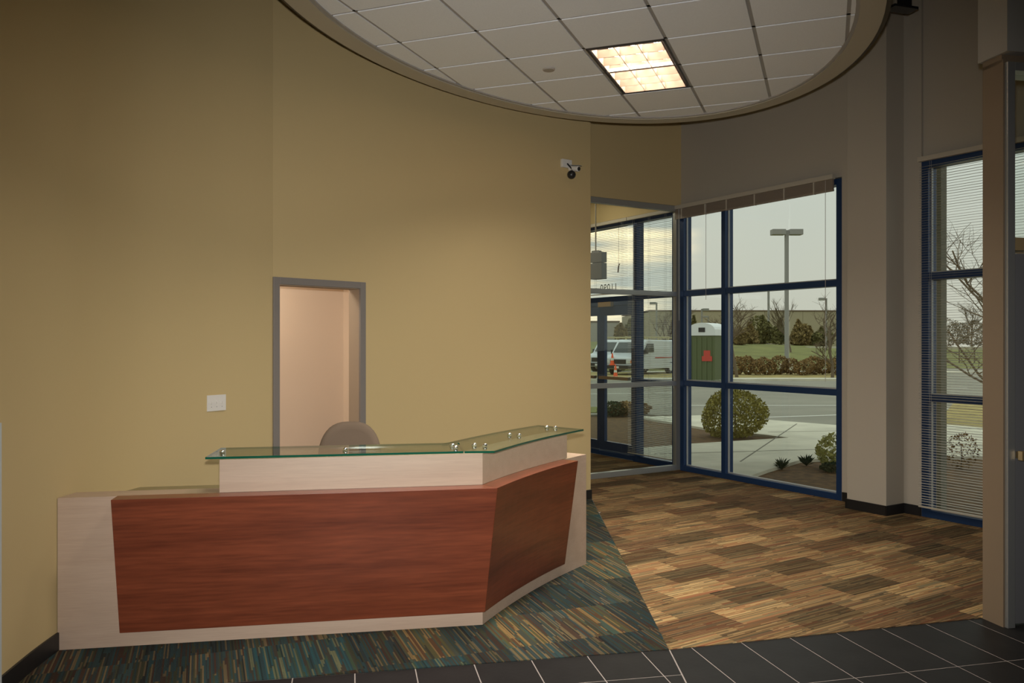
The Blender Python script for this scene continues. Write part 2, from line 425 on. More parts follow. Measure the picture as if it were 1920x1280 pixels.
# doorway frame
dr = empty('door_1', (DO[0], DO[1], 0), DA, kind='structure')
fr = MB(); fr.box(-.004, .052, -.015, .012, 0, DT); fr.box(DW - .052, DW + .004, -.015, .012, 0, DT); fr.box(.052, DW - .052, -.015, .012, DT - .055, DT)
fr.build('door_frame', M['frame_grey'], dr, bevel=.003)
ji = MB(); ji.box(.0, .05, .012, TH + .02, 0, DT - .055); ji.box(DW - .05, DW, .012, TH + .02, 0, DT - .055); ji.box(0, DW, .012, TH + .02, DT - .06, DT - .03)
ji.build('jamb_lining', mat('tan_jamb_paint', (.36, .28, .20), .7), dr)
# the small room behind the doorway
rm = MB()
rm.box(-.9, 1.5, 1.25, 1.33, -.02, 2.7); rm.box(-.98, -.9, TH, 1.33, -.02, 2.7); rm.box(1.5, 1.58, TH, 1.33, -.02, 2.7); rm.box(-.98, 1.58, TH, 1.33, 2.7, 2.76)
rm.box(-.9, 0.03, TH, TH + .02, 0, 2.7); rm.box(DW - .03, 1.5, TH, TH + .02, 0, 2.7); rm.box(0, DW, TH, TH + .02, DT - .05, 2.7)
rm = rm.build('wall_back', M['beige'], loc=(DO[0], DO[1], 0), rz=DA); tag(rm, kind='structure')
rf = MB().box(-.9, 1.5, TH, 1.25, -.02, 0).build('floor_back', mat('back_room_floor', (.25, .2, .15), .8), loc=(DO[0], DO[1], 0), rz=DA); tag(rf, kind='structure')
area_light('back_room_lamp', tuple((dm @ Vector((.0, .75, 2.62)))), (0, 0, DA), .5, .5, BACK_ROOM_W, (1, .87, .72))

# window wall (greige) : sections around the two windows, the column, and the header
S2 = 3.348; SE = 6.45; WT = 3.42
ww = MB()
ww.box(-2.75, SE + .6, 0, .22, WT, CEIL); ww.box(2.46, S2, -.03, .22, -.02, WT)
ww.box(2.46, S2, -.03, 0, WT, CEIL)
ww.box(-2.75, -2.6, 0, .22, -.02, WT)
ww.box(0, SE + .6, -.03, 0, WT, CEIL) if False else None
ww = ww.build('wall_right', M['greige'], loc=WC, rz=WA); tag(ww, kind='structure')
colm = MB().box(2.73, 3.165, -.31, -.028, 0, CEIL).build('wall_column', M['greige'], loc=WC, rz=WA, bevel=.004); tag(colm, kind='structure')
bb = MB(); bb.box(2.72, 3.175, -.322, -.31, 0, .1); bb.box(2.718, 2.73, -.322, -.03, 0, .1); bb.box(3.165, 3.177, -.322, -.03, 0, .1); bb.box(3.177, S2, -.042, -.03, 0, .1); bb.box(2.47, 2.718, -.042, -.03, 0, .1)
tag(bb.build('baseboard_right', M['base'], loc=WC, rz=WA), kind='structure')
# ochre header over the glass partition, and inside the vestibule
ph = MB(); ph.box(-.10, 0.0, -2.02, -.001, 3.445, CEIL)
ph.box(-2.6, -.1, -.02, 0, WT + .02, 3.95); ph.box(-2.75, -.1, -2.1, 0, 3.95, 4.03); ph.box(-2.68, -2.6, -2.1, 0, -.02, 3.95); ph.box(-2.68, -.1, -2.12, -2.04, -.02, 3.95)
ph = ph.build('wall_vestibule', M['ochre'], loc=WC, rz=WA); tag(ph, kind='structure')

def pane_box(mb, x0, x1, y, z0, z1): mb.box(x0, x1, y - .003, y + .003, z0, z1)
def window(name, s0, s1, mull, sill=.10, rails=(1.14, 2.30), top=3.40, door=None):
    w = empty(name, WC, WA, kind='structure')
    y0, y1 = -.035, .10
    posts = [s0] + list(mull) + [s1 - .065]
    for p in posts: MB().box(p, p + .065, y0, y1, 0, top).build('mullion', M['blue'], w)
    for a, b in zip(posts[:-1], posts[1:]):
        MB().box(a + .065, b, y0, y1, 0, sill * .72).build('bottom_rail', M['blue'], w)
        MB().box(a + .065, b, y0, y1, top - .06, top).build('top_rail', M['blue'], w)
        for r in rails: MB().box(a + .065, b, y0 + .004, y1, r - .034, r + .034).build('transom', M['blue'], w)
        lv = [sill * .72] + list(rails) + [top]
        for k in range(len(lv) - 1):
            z0 = lv[k] + (.0 if k == 0 else .034); z1 = lv[k + 1] - (.06 if k == len(lv) - 2 else .034)
            MB().box(a + .065, b, .030, .036, z0, z1).build('pane', M['glass'], w)
            t = MB(); t.box(a + .065, b, .012, .03, z0, z0 + .014); t.box(a + .065, a + .077, .012, .03, z0 + .014, z1); t.box(b - .008, b, .012, .03, z0 + .014, z1)
            t.build('glazing_bead', M['alu_light'], w)
    return w
window('window_1', .02, 2.46, [.745])
window('window_2', S2 + .005, SE, [4.9])

# glass partition (perpendicular to the window wall) : local x = s, local y = -n
gp = empty('window_3', WC, WA, kind='structure')
for nm, a in (('corner_post', (-.085, -.02, -.065, 0, 0, 3.445)), ('end_post', (-.085, -.02, -2.02, -1.96, 0, 3.445))):
    MB().box(*a).build(nm, M['alu'], gp)
for z0, z1 in ((0, .07), (1.105, 1.165), (2.268, 2.328), (3.375, 3.445)):
    MB().box(-.08, -.012, -1.96, -.065, z0, z1).build('rail', M['alu'], gp)
for z0, z1 in ((.07, 1.105), (1.165, 2.268), (2.328, 3.375)):
    MB().box(-.052, -.045, -1.96, -.065, z0, z1).build('pane', M['glass'], gp)

# exterior entrance of the vestibule, in the plane of the window wall
ve = empty('window_4', WC, WA, kind='structure')
for a, b in ((-.14, -.08), (-.93, -.86), (-2.6, -2.5)): MB().box(a, b, -.03, .1, 0, 3.40).build('mullion', M['blue'], ve)
MB().box(-.86, -.14, -.03, .1, 0, .09).build('bottom_rail', M['blue'], ve)
MB().box(-.86, -.14, -.03, .1, 1.10, 1.16).build('transom', M['blue'], ve)
MB().box(-.86, -.14, -.03, .1, 2.27, 2.33).build('transom', M['blue'], ve)
MB().box(-2.5, -.93, -.03, .1, 2.20, 2.33).build('transom', M['blue'], ve)
MB().box(-2.5, -.14, -.03, .1, 3.34, 3.40).build('top_rail', M['blue'], ve)
for a in ((-.86, -.14, .09, 1.10), (-.86, -.14, 1.16, 2.27), (-.86, -.14, 2.33, 3.34), (-2.5, -.93, 2.33, 3.34)):
    MB().box(a[0], a[1], .03, .036, a[2], a[3]).build('pane', M['glass'], ve)
# street number on the transom glass, reads correctly from outside
cu = bpy.data.curves.new('street_number', 'FONT'); cu.body = '11090'; cu.size = .145; cu.extrude = .001; cu.space_character = 1.15
tmp = bpy.data.objects.new('tmp_text', cu); C.objects.link(tmp); bpy.context.view_layer.update()
tme = bpy.data.meshes.new_from_object(tmp.evaluated_get(bpy.context.evaluated_depsgraph_get())); bpy.data.objects.remove(tmp)
num = bpy.data.objects.new('street_number', tme); C.objects.link(num); num.parent = ve
tme.materials.clear(); tme.materials.append(mat('dark_vinyl', (.05, .045, .04), .5))
num.rotation_euler = (R(90), 0, R(180)); num.location = (-1.37, .040, 2.425)
# pair of entrance doors
def leaf(name, s0, s1, bar_side):
    d = empty(name, WC, WA, kind='structure')
    st_ = .12
    s1_ = .05
    for a, b in ((s0, s0 + st_), (s1 - s1_, s1)): MB().box(a, b, -.02, .03, .01, 2.198).build('stile', M['blue'], d)
    MB().box(s0 + st_, s1 - s1_, -.02, .03, .01, .22).build('bottom_rail', M['blue'], d)
    MB().box(s0 + st_, s1 - s1_, -.02, .03, 2.06, 2.198).build('top_rail', M['blue'], d)
    MB().box(s0 + st_, s1 - s1_, .002, .008, .22, 2.06).build('pane', M['glass'], d)
    b = MB(); b.box(s0 + .06, s1 - .05, -.085, -.06, 1.13, 1.175); b.box(s0 + .07, s0 + .1, -.06, -.02, 1.13, 1.175); b.box(s1 - .09, s1 - .06, -.06, -.02, 1.13, 1.175)
    b.build('push_bar', M['brass'], d)
    MB().box(s0 + .05, s0 + .35, -.09, -.035, 2.185, 2.255).build('door_closer', M['brass'], d)
leaf('door_2', -1.715, -.935, 1); leaf('door_3', -2.49, -1.72, 0)

# wall with the grey door on the right
QA = R(11); QO = (2.887, 4.880, 0)           # local x along wall to the right, local y = away from camera
nw = MB()
nw.box(0, .012, 0, .162, 0, 3.34)
nw.box(.0, 3.6, 0.012, .162, 3.32, CEIL); nw.box(1.05, 3.6, 0, .162, 0, 3.34)
nw = nw.build('wall_near', mat('tan_wall_paint', (.21, .155, .10), .7), loc=QO, rz=QA); tag(nw, kind='structure')
nb = MB().box(-.018, 3.6, -.05, .18, 3.37, CEIL).build('wall_beam', mat('beam_paint', (.36, .34, .30), .8), loc=QO, rz=QA); tag(nb, kind='structure')
d4 = empty('door_4', QO, QA, kind='structure')
f4 = MB(); f4.box(.012, .062, -.022, .14, 0, 3.32); f4.box(1.0, 1.05, -.022, .14, 0, 3.32); f4.box(.062, 1.0, -.022, .14, 3.27, 3.32)
f4.build('door_frame', M['alu'], d4, bevel=.002)
MB().box(.062, 1.0, -.022, .14, 2.215, 2.29).build('transom_rail', mat('tan_transom_rail', (.33, .24, .12), .5), d4)
MB().box(.062, 1.0, .05, .056, 2.29, 3.27).build('pane', M['glass'], d4)
MB().box(.062, .085, .03, .08, 2.29, 3.27).build('window_stop', M['black_plastic'], d4)
MB().box(.062, .078, 0.004, .05, 0, 2.2).build('door_stop', M['alu'], d4)
MB().box(.085, .97, .02, .065, .01, 2.2).build('door_leaf', M['door_leaf'], d4)
pb = MB(); pb.box(.07, .95, -.065, -.03, .985, 1.04); pb.box(.10, .13, -.03, .02, .99, 1.03); pb.box(.9, .93, -.03, .02, .99, 1.03)
pb.build('push_bar', M['brass'], d4, bevel=.003)
tr = MB().box(-2.41, -2.388, 3.0, 3.886, 0, 1.3).build('trim_1', mat('pale_casing', (.50, .54, .56), .4)); tag(tr, kind='structure')
# walls behind and beside the camera
wr = MB(); wr.box(-2.6, 6.4, -4.15, -4.0, -.02, CEIL); wr.box(6.25, 6.4, -4, 5.75, -.02, CEIL)
tag(wr.build('wall_rear', mat('rear_wall_paint', (.4, .33, .24), .8)), kind='structure')

# ------------------------------------------------------------------ oval suspended ceiling
OC = Vector((.585, 5.683)); OA = R(90 - 29.2); RA, RB = 2.775, 1.834
CZ = 3.86
def oval(k=0.0, n=96):
    return [(OC.x + (RA - k) * math.cos(t) * math.cos(OA) - (RB - k) * math.sin(t) * math.sin(OA), OC.y + (RA - k) * math.cos(t) * math.sin(OA) + (RB - k) * math.sin(t) * math.cos(OA)) for t in [2 * math.pi * i / n for i in range(n)]]
cl = empty('ceiling_cloud', (OC.x, OC.y, CZ), 0, kind='structure')
def ring_mesh(o_, i_, z0, z1):
    n = len(o_); mb = MB()
    vs = [(p[0] - OC.x, p[1] - OC.y, z) for z in (z0, z1) for lst in (o_, i_) for p in lst]
    fs = []
    for k in range(n):
        j = (k + 1) % n
        fs += [(k, j, n + j, n + k), (2 * n + k, 3 * n + k, 3 * n + j, 2 * n + j), (k, 2 * n + k, 2 * n + j, j), (n + k, n + j, 3 * n + j, 3 * n + k)]
    return mb.add(vs, fs)
ring_mesh(oval(.035), oval(.19), -.022, .16).build('soffit_ring', M['soffit'], cl)
ring_mesh(oval(0), oval(.035), -.006, .28).build('edge_band', M['reveal'], cl)
ring_mesh(oval(.19), oval(.215), -.014, .1).build('wall_angle', M['tbar'], cl)
MB().prism([(p[0] - OC.x, p[1] - OC.y) for p in oval(.03)], .16, .2).build('deck', M['reveal'], cl)
# two-by-two grid; the light fixture takes two tiles
GA = R(90 - 20.8)                            # local u runs away from camera along the long side of the fixture
T = .6096
g0 = (.536, 6.19)                            # near-left corner of the fixture
ca, sa = math.cos(GA), math.sin(GA)
def g2w(u, v): return (g0[0] + ca * u - sa * v, g0[1] + sa * u + ca * v)    # v positive = to the left
fix_cells = {(0, -1), (1, -1), (-4, -1), (-3, -1)}
oreg = oval(.2, 64)
shared = None
for i in range(-9, 6):
    for j in range(-6, 6):
        if (i, j) in fix_cells: continue
        g = .013
        q = [(i * T + g, j * T + g), ((i + 1) * T - g, j * T + g), ((i + 1) * T - g, (j + 1) * T - g), (i * T + g, (j + 1) * T - g)]
        w = [g2w(*p) for p in q]; c = clip(w, oreg)
        if not c or area(c) < .002: continue
        cx, cy = g2w((i + .5) * T, (j + .5) * T)
        full = area(c) > area(w) * .9995
        lc = (cx - OC.x, cy - OC.y, 0)
        if full and shared is not None: inst(shared, cl, lc, (0, 0, GA))
        else:
            loc = [(ca * (p[0] - cx) + sa * (p[1] - cy), -sa * (p[0] - cx) + ca * (p[1] - cy)) for p in c]
            o = MB().prism(loc, -.004, .015).build('ceiling_tile', M['tile'], cl, loc=lc, rz=GA)
            if full: shared = o
def runner(along_u, k):
    # clip a thin long strip to the oval
    a, b = -6 * 1.0, 4.5
    w = .013
    q = [(a, k * T - w), (b, k * T - w), (b, k * T + w), (a, k * T + w)] if along_u else [(k * T - w, -4), (k * T + w, -4), (k * T + w, 4), (k * T - w, 4)]
    c = clip([g2w(*p) for p in q], oreg)
    if c: MB().prism([(p[0] - OC.x, p[1] - OC.y) for p in c], .003, .03).build('grid_runner', M['tbar'], cl)
for j in range(-6, 7): runner(True, j)
for i in range(-9, 7): runner(False, i)

# recessed fixtures with parabolic louvres (3 x 6 cells)
def fixture(u0, label):
    cx, cy = g2w(u0 * T + T, -T / 2)
    t = empty('ceiling_light', (cx, cy, CZ), GA, label, 'ceiling light')
    h = MB(); L2, W2 = T - .012, T / 2 - .012; z0, z1 = -.006, .13
    h.box(-L2, L2, -W2, -W2 + .012, z0, z1); h.box(-L2, L2, W2 - .012, W2, z0, z1); h.box(-L2, -L2 + .012, -W2, W2, z0, z1); h.box(L2 - .012, L2, -W2, W2, z0, z1); h.box(-L2, L2, -W2, W2, z1, z1 + .008)
    h.build('housing', mat('louvre_frame', (.05, .04, .035), .4) if 'louvre_frame' not in bpy.data.materials else bpy.data.materials['louvre_frame'], t)
    lm = bpy.data.materials.get('louvre_blade') or mat('louvre_blade', (.21, .15, .105), .5)
    l1, w1 = L2 - .03, W2 - .03
    for k in range(7):
        x = -l1 + 2 * l1 * k / 6
        s = MB(); s.add([(x - .002, -w1, -.004), (x + .002, -w1, -.004), (x + .012, -w1, .055), (x - .012, -w1, .055), (x - .002, w1, -.004), (x + .002, w1, -.004), (x + .012, w1, .055), (x - .012, w1, .055)], [(0, 1, 2, 3), (7, 6, 5, 4), (0, 4, 5, 1), (1, 5, 6, 2), (2, 6, 7, 3), (3, 7, 4, 0)])
        s.build('louvre_blade', lm, t)
    for k in range(4):
        y = -w1 + 2 * w1 * k / 3
        MB().box(-l1, l1, y - .002, y + .002, -.004, .055).build('louvre_blade', lm, t)
    for k in range(3):
        y = -w1 + 2 * w1 * (k + .5) / 3
        m = bpy.data.materials.get('lamp_tube')
        if not m:
            m = mat('lamp_tube', (1, 1, 1), .5); b = m.node_tree.nodes['Principled BSDF']; b.inputs['Emission Color'].default_value = (1, .90, .76, 1); b.inputs['Emission Strength'].default_value = 6
        MB().tube([(-l1 + .01, y, .085), (l1 - .01, y, .085)], .014, 10).build('lamp_tube', m, t, smooth=True)
    area_light('fixture_lamp', (0, 0, .12), (0, 0, 0), 2 * l1 - .03, 2 * w1 - .03, TROFFER_W, (1, .90, .77), spread=TROFFER_SPREAD, parent=t)
    return t
fixture(0, 'lit rectangular ceiling fixture with white eighteen-cell louvre in the oval ceiling')
fixture(-4, 'lit rectangular ceiling fixture at the near end of the oval ceiling, over the tiles')
sd = MB().lathe([(.0, .0), (.045, 0), (.05, .006), (.05, .016), (0.0, .016)], 20).build('smoke_detector', mat('tan_detector', (.40, .37, .33), .6), loc=(*[(1029 - 960) / 1557 * 6.63, 6.63], CZ - .018), smooth=False)
tag(sd, 'small round tan sprinkler cover on a ceiling tile left of the light', 'detector')
# dark bracket of the roof steel high beside the oval
sb = MB(); sb.box(-.14, .10, -.06, .06, 0, .02); sb.box(-.02, .04, -.05, .05, .02, CEIL - 4.50)
sb = sb.build('roof_bracket', M['black_plastic'], loc=(3.30, 7.0, 4.47), rz=.3); tag(sb, 'dark steel bracket hanging high by the oval ceiling edge', 'bracket')

# ------------------------------------------------------------------ reception desk
DKA = math.atan2(.407, 2.294)
desk = empty('reception_desk', (-2.468, 4.51, 0), DKA, 'maple and cherry reception desk with angled curved wing and raised front ledge', 'desk')
A_, B_, C_ = Vector((0, 0)), Vector((2.33, 0)), Vector((3.286, 1.192))
def arc_pts(n=16, sag=.048):
    ch = C_ - B_; nrm = Vector((-ch.y, ch.x)).normalized()
    return [tuple(B_ + ch * (k / n) + nrm * sag * 4 * (k / n) * (1 - k / n)) for k in range(n + 1)]
arc = arc_pts()
path = [(0.0, 0.0)] + arc
def cut(pth, f):                              # keep fraction f of the arc part
    n = len(arc) - 1; k = f * n; i = int(k); r = pth[:2 + i]
    if i < n:
        a, b = Vector(pth[1 + i]), Vector(pth[2 + i]); r = r + [tuple(a + (b - a) * (k - i))]
    return r
def shell(pth, d0, d1, z0, z1, mb):
    a, b = offset(pth, d0), offset(pth, d1)
    rings = [[(a[i][0], a[i][1], z0), (a[i][0], a[i][1], z1), (b[i][0], b[i][1], z1), (b[i][0], b[i][1], z0)] for i in range(len(pth))]
    return mb.strip(rings)
HB = .83
pf = [(0.0, 0.0), (2.33, 0.0)]
# front and wing built as separate mitred boards
full_in = offset(path, .17)
b1 = MB(); b1.prism([(0, 0), (2.33, 0), full_in[1], (.042, .17)], 0, HB); b1.build('front_panel', M['maple'], desk)
def wing_section(mb, f0, f1, d0, d1, z0, z1, d0b=None):
    P = cut(path, f1); a = offset(path, d0)[:]; b = offset(path, d1)[:]; a0 = offset(path, d0 if d0b is None else d0b)
    n = len(arc) - 1
    rings = []
    def interp(lst, f):
        k = f * n; i = min(int(k), n - 1); r = k - i; p, q = Vector(lst[1 + i]), Vector(lst[2 + i]); return p + (q - p) * r
    fs = [f0] + [k / n for k in range(n + 1) if f0 < k / n < f1] + [f1]
    for f in fs:
        pt, pb, q = interp(a, f), interp(a0, f), interp(b, f)
        rings.append([(pb.x, pb.y, z0), (pt.x, pt.y, z1), (q.x, q.y, z1), (q.x, q.y, z0)])
    return mb.strip(rings)
wing_section(MB(), 0, 1, 0, .17, 0, HB).build('wing_panel', M['maple'], desk)
# cherry facing, leaning out at the top
DTOP, DBOT, ZT, ZB = -.125, -.018, HB + .003, .083
ot, ob = offset(path, DTOP), offset(path, DBOT)
c1 = MB()
xl = .305
c1.add([(xl + .015, DBOT, ZB), (xl, DTOP, ZT), (xl, .0, ZT), (xl + .015, .0, ZB), (ob[1][0], ob[1][1], ZB), (ot[1][0], ot[1][1], ZT), (2.33, 0, ZT), (2.33, 0, ZB)],
       [(0, 1, 2, 3), (7, 6, 5, 4), (0, 4, 5, 1), (1, 5, 6, 2), (3, 2, 6, 7), (0, 3, 7, 4)])
c1 = c1.build('front_facing', M['cherry'], desk, bevel=.002); c1['label'] = 'cherry wood facing panel leaning out at the top'
c2 = wing_section(MB(), 0, .775, DTOP, 0, ZB, ZT, DBOT).build('wing_facing', wood('cherry_laminate_wing', (.215, .052, .022), (.13, .031, .013), .33, stretch=(1.1, 1.1, 16), fine=.2, coat=.1), desk, bevel=.002)
c2['label'] = 'curved cherry wood facing panel on the angled wing'
# raised ledge
r1 = MB(); ri = offset(path, .15)
r1.prism([(.84, 0.004), (2.33, .004), ri[1], (.84, .15)], HB + .003, 1.016)
r1.build('front_riser', M['maple'], desk)
wing_section(MB(), 0, .82, .004, .15, HB + .003, 1.016).build('wing_riser', M['maple'], desk)
# work surface behind
wt = MB(); w1_, w2_ = offset(path, .172), offset(path, .86)
poly = [(.044, .172), w1_[1]] + w1_[2:] + [w2_[-1]] + w2_[2:][::-1] + [w2_[1], (.17, .86)]
wt.prism([(.044, .172), w1_[1], w2_[1], (.17, .86)], .705, .735)
wt.build('work_surface', mat('wall_reflection_laminate', (.27, .23, .12), .4), desk)  # olive reflection of the ochre wall is put into the laminate colour
wing_section(MB(), 0, 1, .172, .70, .705, .735).build('wing_work_surface', bpy.data.materials['wall_reflection_laminate'], desk)
sp_ = MB(); sp_.box(.50, .53, .18, .84, 0, .705); sp_.build('support_panel', M['maple'], desk)
wing_section(MB(), .97, 1, .172, .68, 0, .705).build('support_panel', M['maple'], desk)
# glass tops on chrome stand-offs
def glass_top(poly, name, lab):
    o = MB(); o.prism(poly, 1.032, 1.044)
    n = len(poly); o.m = [0, 0] + [1] * n
    g = o.build(name, [M['top_glass'], M['glass_edge']], desk); g['label'] = lab
glass_top([(.778, -.078), (2.207, -.078), (2.215, .330), (.795, .330)], 'glass_top', 'clear glass top with green edge on the straight front')
fo, bo = offset(path, -.10), offset(path, .33)
def it(lst, f):
    n = len(arc) - 1; k = f * n; i = min(int(k), n - 1); r = k - i; p, q = Vector(lst[1 + i]), Vector(lst[2 + i]); return tuple(p + (q - p) * r)
g2 = [(2.213, -.082)] + [it(fo, k / 12 * .86) for k in range(13)] + [it(bo, k / 12 * .90) for k in range(12, -1, -1)]
g2[-1] = (2.24, .332)
g2 = g2[:-1] + [(2.225, .332)]
glass_top(g2, 'wing_glass_top', 'clear curved glass top with green edge on the wing')
so_pts = [(.842, .085), (1.53, .075), (2.165, .15), (2.175, .055)]
inv = (Matrix.Translation((-2.468, 4.51, 0)) @ Matrix.Rotation(DKA, 4, 'Z')).inverted()
for p in ((-.231, 5.068), (-.165, 5.042), (-.018, 5.625), (.047, 5.593), (.2555, 6.12), (.316, 6.082)):
    q = inv @ Vector((p[0], p[1], 0)); so_pts.append((q.x, q.y))
so_m = MB().lathe([(.0, 1.0165), (.014, 1.0165), (.014, 1.032), (.009, 1.033), (.009, 1.044), (.015, 1.0445), (.015, 1.056), (.011, 1.061), (0, 1.062)], 16).build('standoff', M['chrome'], desk, smooth=True)
so_m.location = (*so_pts[0], 0)
for p in so_pts[1:]: inst(so_m, desk, (*p, 0))

# ------------------------------------------------------------------ office chair behind the desk
ch = empty('office_chair', (-1.165, 5.98, 0), R(8), 'taupe upholstered swivel chair with rounded back, behind the desk', 'chair')
def super_back():
    # rounded upholstered shell : outline in x-z, thickness in y
    outl = []
    for k in range(40):
        t = 2 * math.pi * k / 40; c_, s_ = math.cos(t), math.sin(t)
        x = .225 * math.copysign(abs(c_) ** .72, c_); z = .27 * math.copysign(abs(s_) ** (.80 if s_ > 0 else .5), s_)
        outl.append((x * (1.0 if s_ < 0 else 1 - .06 * s_), z))
    mb = MB(); rings = []
    for y, k in ((-.045, .80), (-.04, .93), (-.02, .995), (.0, 1), (.02, .99), (.035, .93), (.04, .8)):
        rings.append([(p[0] * k, y + .10 * (p[0] / .225) ** 2 * -.5, .835 + p[1] * k) for p in outl])
    return mb.strip(rings)
super_back().build('backrest', M['taupe_fabric'], ch, smooth=True)
se = MB(); rings = []
for z, k in ((.43, .9), (.445, .98), (.47, 1), (.49, .98), (.50, .88)):
    rings.append([(.245 * k * math.copysign(abs(math.cos(t)) ** .6, math.cos(t)), -.24 + .235 * k * math.copysign(abs(math.sin(t)) ** .6, math.sin(t)), z) for t in [2 * math.pi * i / 32 for i in range(32)]])
se.strip(rings).build('seat', M['taupe_fabric'], ch, smooth=True)
MB().tube([(0, -.1, .43), (0, .06, .43), (0, .09, .5), (0, .055, .72)], .018, 8).build('back_bracket', M['black_plastic'], ch)
MB().lathe([(.0, .12), (.03, .12), (.03, .28), (.018, .285), (.018, .43), (0, .43)], 16, Matrix.Translation((0, -.22, 0))).build('gas_column', M['black_plastic'], ch)
for k in range(5):
    a = 2 * math.pi * k / 5
    MB().tube([(0, -.22, .13), (.29 * math.cos(a), -.22 + .29 * math.sin(a), .075)], .02, 8, .013).build('leg', M['black_plastic'], ch)
    c = MB(); mm = Matrix.Translation((.29 * math.cos(a), -.22 + .29 * math.sin(a), .03)) @ Matrix.Rotation(a, 4, 'Z') @ Matrix.Rotation(R(90), 4, 'X')
    c.lathe([(0, -.02), (.03, -.02), (.03, .02), (0, .02)], 14, mm).build('caster', M['black_plastic'], ch)

# ------------------------------------------------------------------ small wall things
def wall_at(i, f):
    a, b = Vector(wall_pts[i]), Vector(wall_pts[i + 1]); p = a + (b - a) * f; return p, math.atan2((b - a).y, (b - a).x)
# three-gang switch plate : px 405, 755
p, an = wall_at(4, .93)
rr = None
for i in (4, 5):
    for k in range(101):
        q, an_ = wall_at(i, k / 100)
        e = abs(q.x - (405 - 960) / 1557 * q.y)
        if rr is None or e < rr[0]: rr = (e, q, an_)
q, an = rr[1], rr[2]
sw = empty('light_switch', (q.x, q.y, EYE - 115 / 1557 * q.y - .058), an, 'white three-gang light switch plate on the ochre wall', 'switch')
MB().box(-.082, .082, -.007, 0, 0, .116).build('plate', M['white_plastic'], sw, bevel=.002)
for k in (-1, 0, 1):
    tg = MB(); x = k * .046; tg.box(x - .005, x + .005, -.018, -.007, .052, .068); tg.build('toggle', M['white_plastic'], sw)
    MB().lathe([(0, 0), (.003, 0), (.003, .002), (0, .002)], 8, Matrix.Translation((x, -.007, .03)) @ Matrix.Rotation(R(90), 4, 'X')).build('screw', M['steel_grey'], sw)
# security camera near the right end of the ochre wall
p, an = wall_at(10, .64)
best = None
for k in range(101):
    q, an_ = wall_at(10, k / 100); e = abs(q.x - (1060 - 960) / 1557 * q.y)
    if best is None or e < best[0]: best = (e, q, an_)
q, an = best[1], best[2]
sc = empty('security_camera', (q.x, q.y, EYE + 325 / 1557 * q.y), an, 'small silver bullet camera with dark ball, on white wall box', 'camera')
MB().box(-.065, .065, -.035, 0, .0, .085).build('wall_box', M['white_plastic'], sc, bevel=.004)
MB().tube([(0, -.035, .04), (.01, -.07, .0), (.03, -.09, -.035)], .008, 8).build('arm', M['black_plastic'], sc)
mm = Matrix.Translation((.045, -.09, -.015)) @ Matrix.Rotation(R(8), 4, 'Z') @ Matrix.Rotation(R(100), 4, 'X')
MB().lathe([(0, -.06), (.026, -.06), (.030, -.05), (.030, .06), (.026, .065), (0, .065)], 18, mm).build('body', M['white_plastic'], sc, smooth=False)
MB().lathe([(0, .066), (.021, .066), (.021, .070), (0, .070)], 18, mm).build('lens', M['black_plastic'], sc)
MB().box(-.026, .026, .031, .035, -.04, .080, mm).build('sunshield', M['steel_grey'], sc)
sph = MB(); sph.lathe([(.045 * math.sin(R(a)), -.085 + .045 * math.cos(R(a))) for a in range(2, 180, 16)], 20, Matrix.Translation((.0, -.10, .0))); sph.build('ball_housing', M['black_plastic'], sc, smooth=True)

# ------------------------------------------------------------------ blinds
slat_mesh = {}
def make_slat(length):
    key = round(length, 3)
    mb = MB(); w = .0125
    sec = [(-w, 0), (-w * .5, .0014), (0, .0019), (w * .5, .0014), (w, 0), (w, -.0006), (0, .0013), (-w, -.0006)]
    return mb.strip([[(x, p[0], p[1]) for p in sec] for x in (0, length)])
def blind(s0, s1, z0, z1, y, label, tilt=8, cords=None, group=None, sag=()):
    t = empty('window_blind', W(s0, -y, 0), WA, label, 'blind', group)
    L_ = s1 - s0
    MB().box(0, L_, -.025, .02, z1 - .045, z1).build('head_rail', M['blind_rail'], t, bevel=.002)
    MB().box(0.004, L_ - .004, -.013, .013, z0, z0 + .014).build('bottom_rail', M['blind_rail'], t)
    first = make_slat(L_ - .01).build('slat', M['blind'], t)
    z = z0 + .034; k = 0
    n = int((z1 - .06 - z) / .0245)
    for k in range(n):
        jit = random.gauss(0, .0012); ti = R(tilt) + random.gauss(0, R(1.5))
        rot = (ti, 0, 0)
        if k % 23 == 11: rot = (ti, random.uniform(-.003, .003), 0)
        o = first if k == 0 else inst(first, t)
        o.location = (.005, 0, z + k * .0245 + jit); o.rotation_euler = rot
    for x in (cords or [.12, L_ / 2, L_ - .12]):
        for yy in (-.0135, .0135): MB().box(x - .0008, x + .0008, yy - .0008, yy + .0008, z0 + .01, z1 - .045).build('cord', M['cord'], t)
    return t
b2 = blind(S2 + .0, SE - .02, .10, 3.44, -.075, 'lowered white slat blind on the window right of the column', tilt=4, cords=[.12, .80, 1.6, 2.4, 2.95])
b3 = blind(-.99, -.10, .12, 3.42, -.075, 'lowered slat blind in the vestibule beside the entrance doors', tilt=4)
b4 = blind(-2.47, -1.0, 2.36, 3.42, -.075, 'slat blind over the entrance doors, numbers below it', tilt=1)
# its pull cord with a tassel
pc = MB(); pc.box(-.0015, .0015, -.0015, .0015, -.62, 0)
pc = pc.build('pull_cord', M['black_plastic'], b4, loc=(1.47 - .16, -.03, 3.38)); hd = MB().tube([(0.02, 0, -.60), (.0, 0, -.63), (-.015, 0, -.72)], .012, 8, .009).build('handle', mat('brown_tassel', (.12, .06, .03), .5), pc)
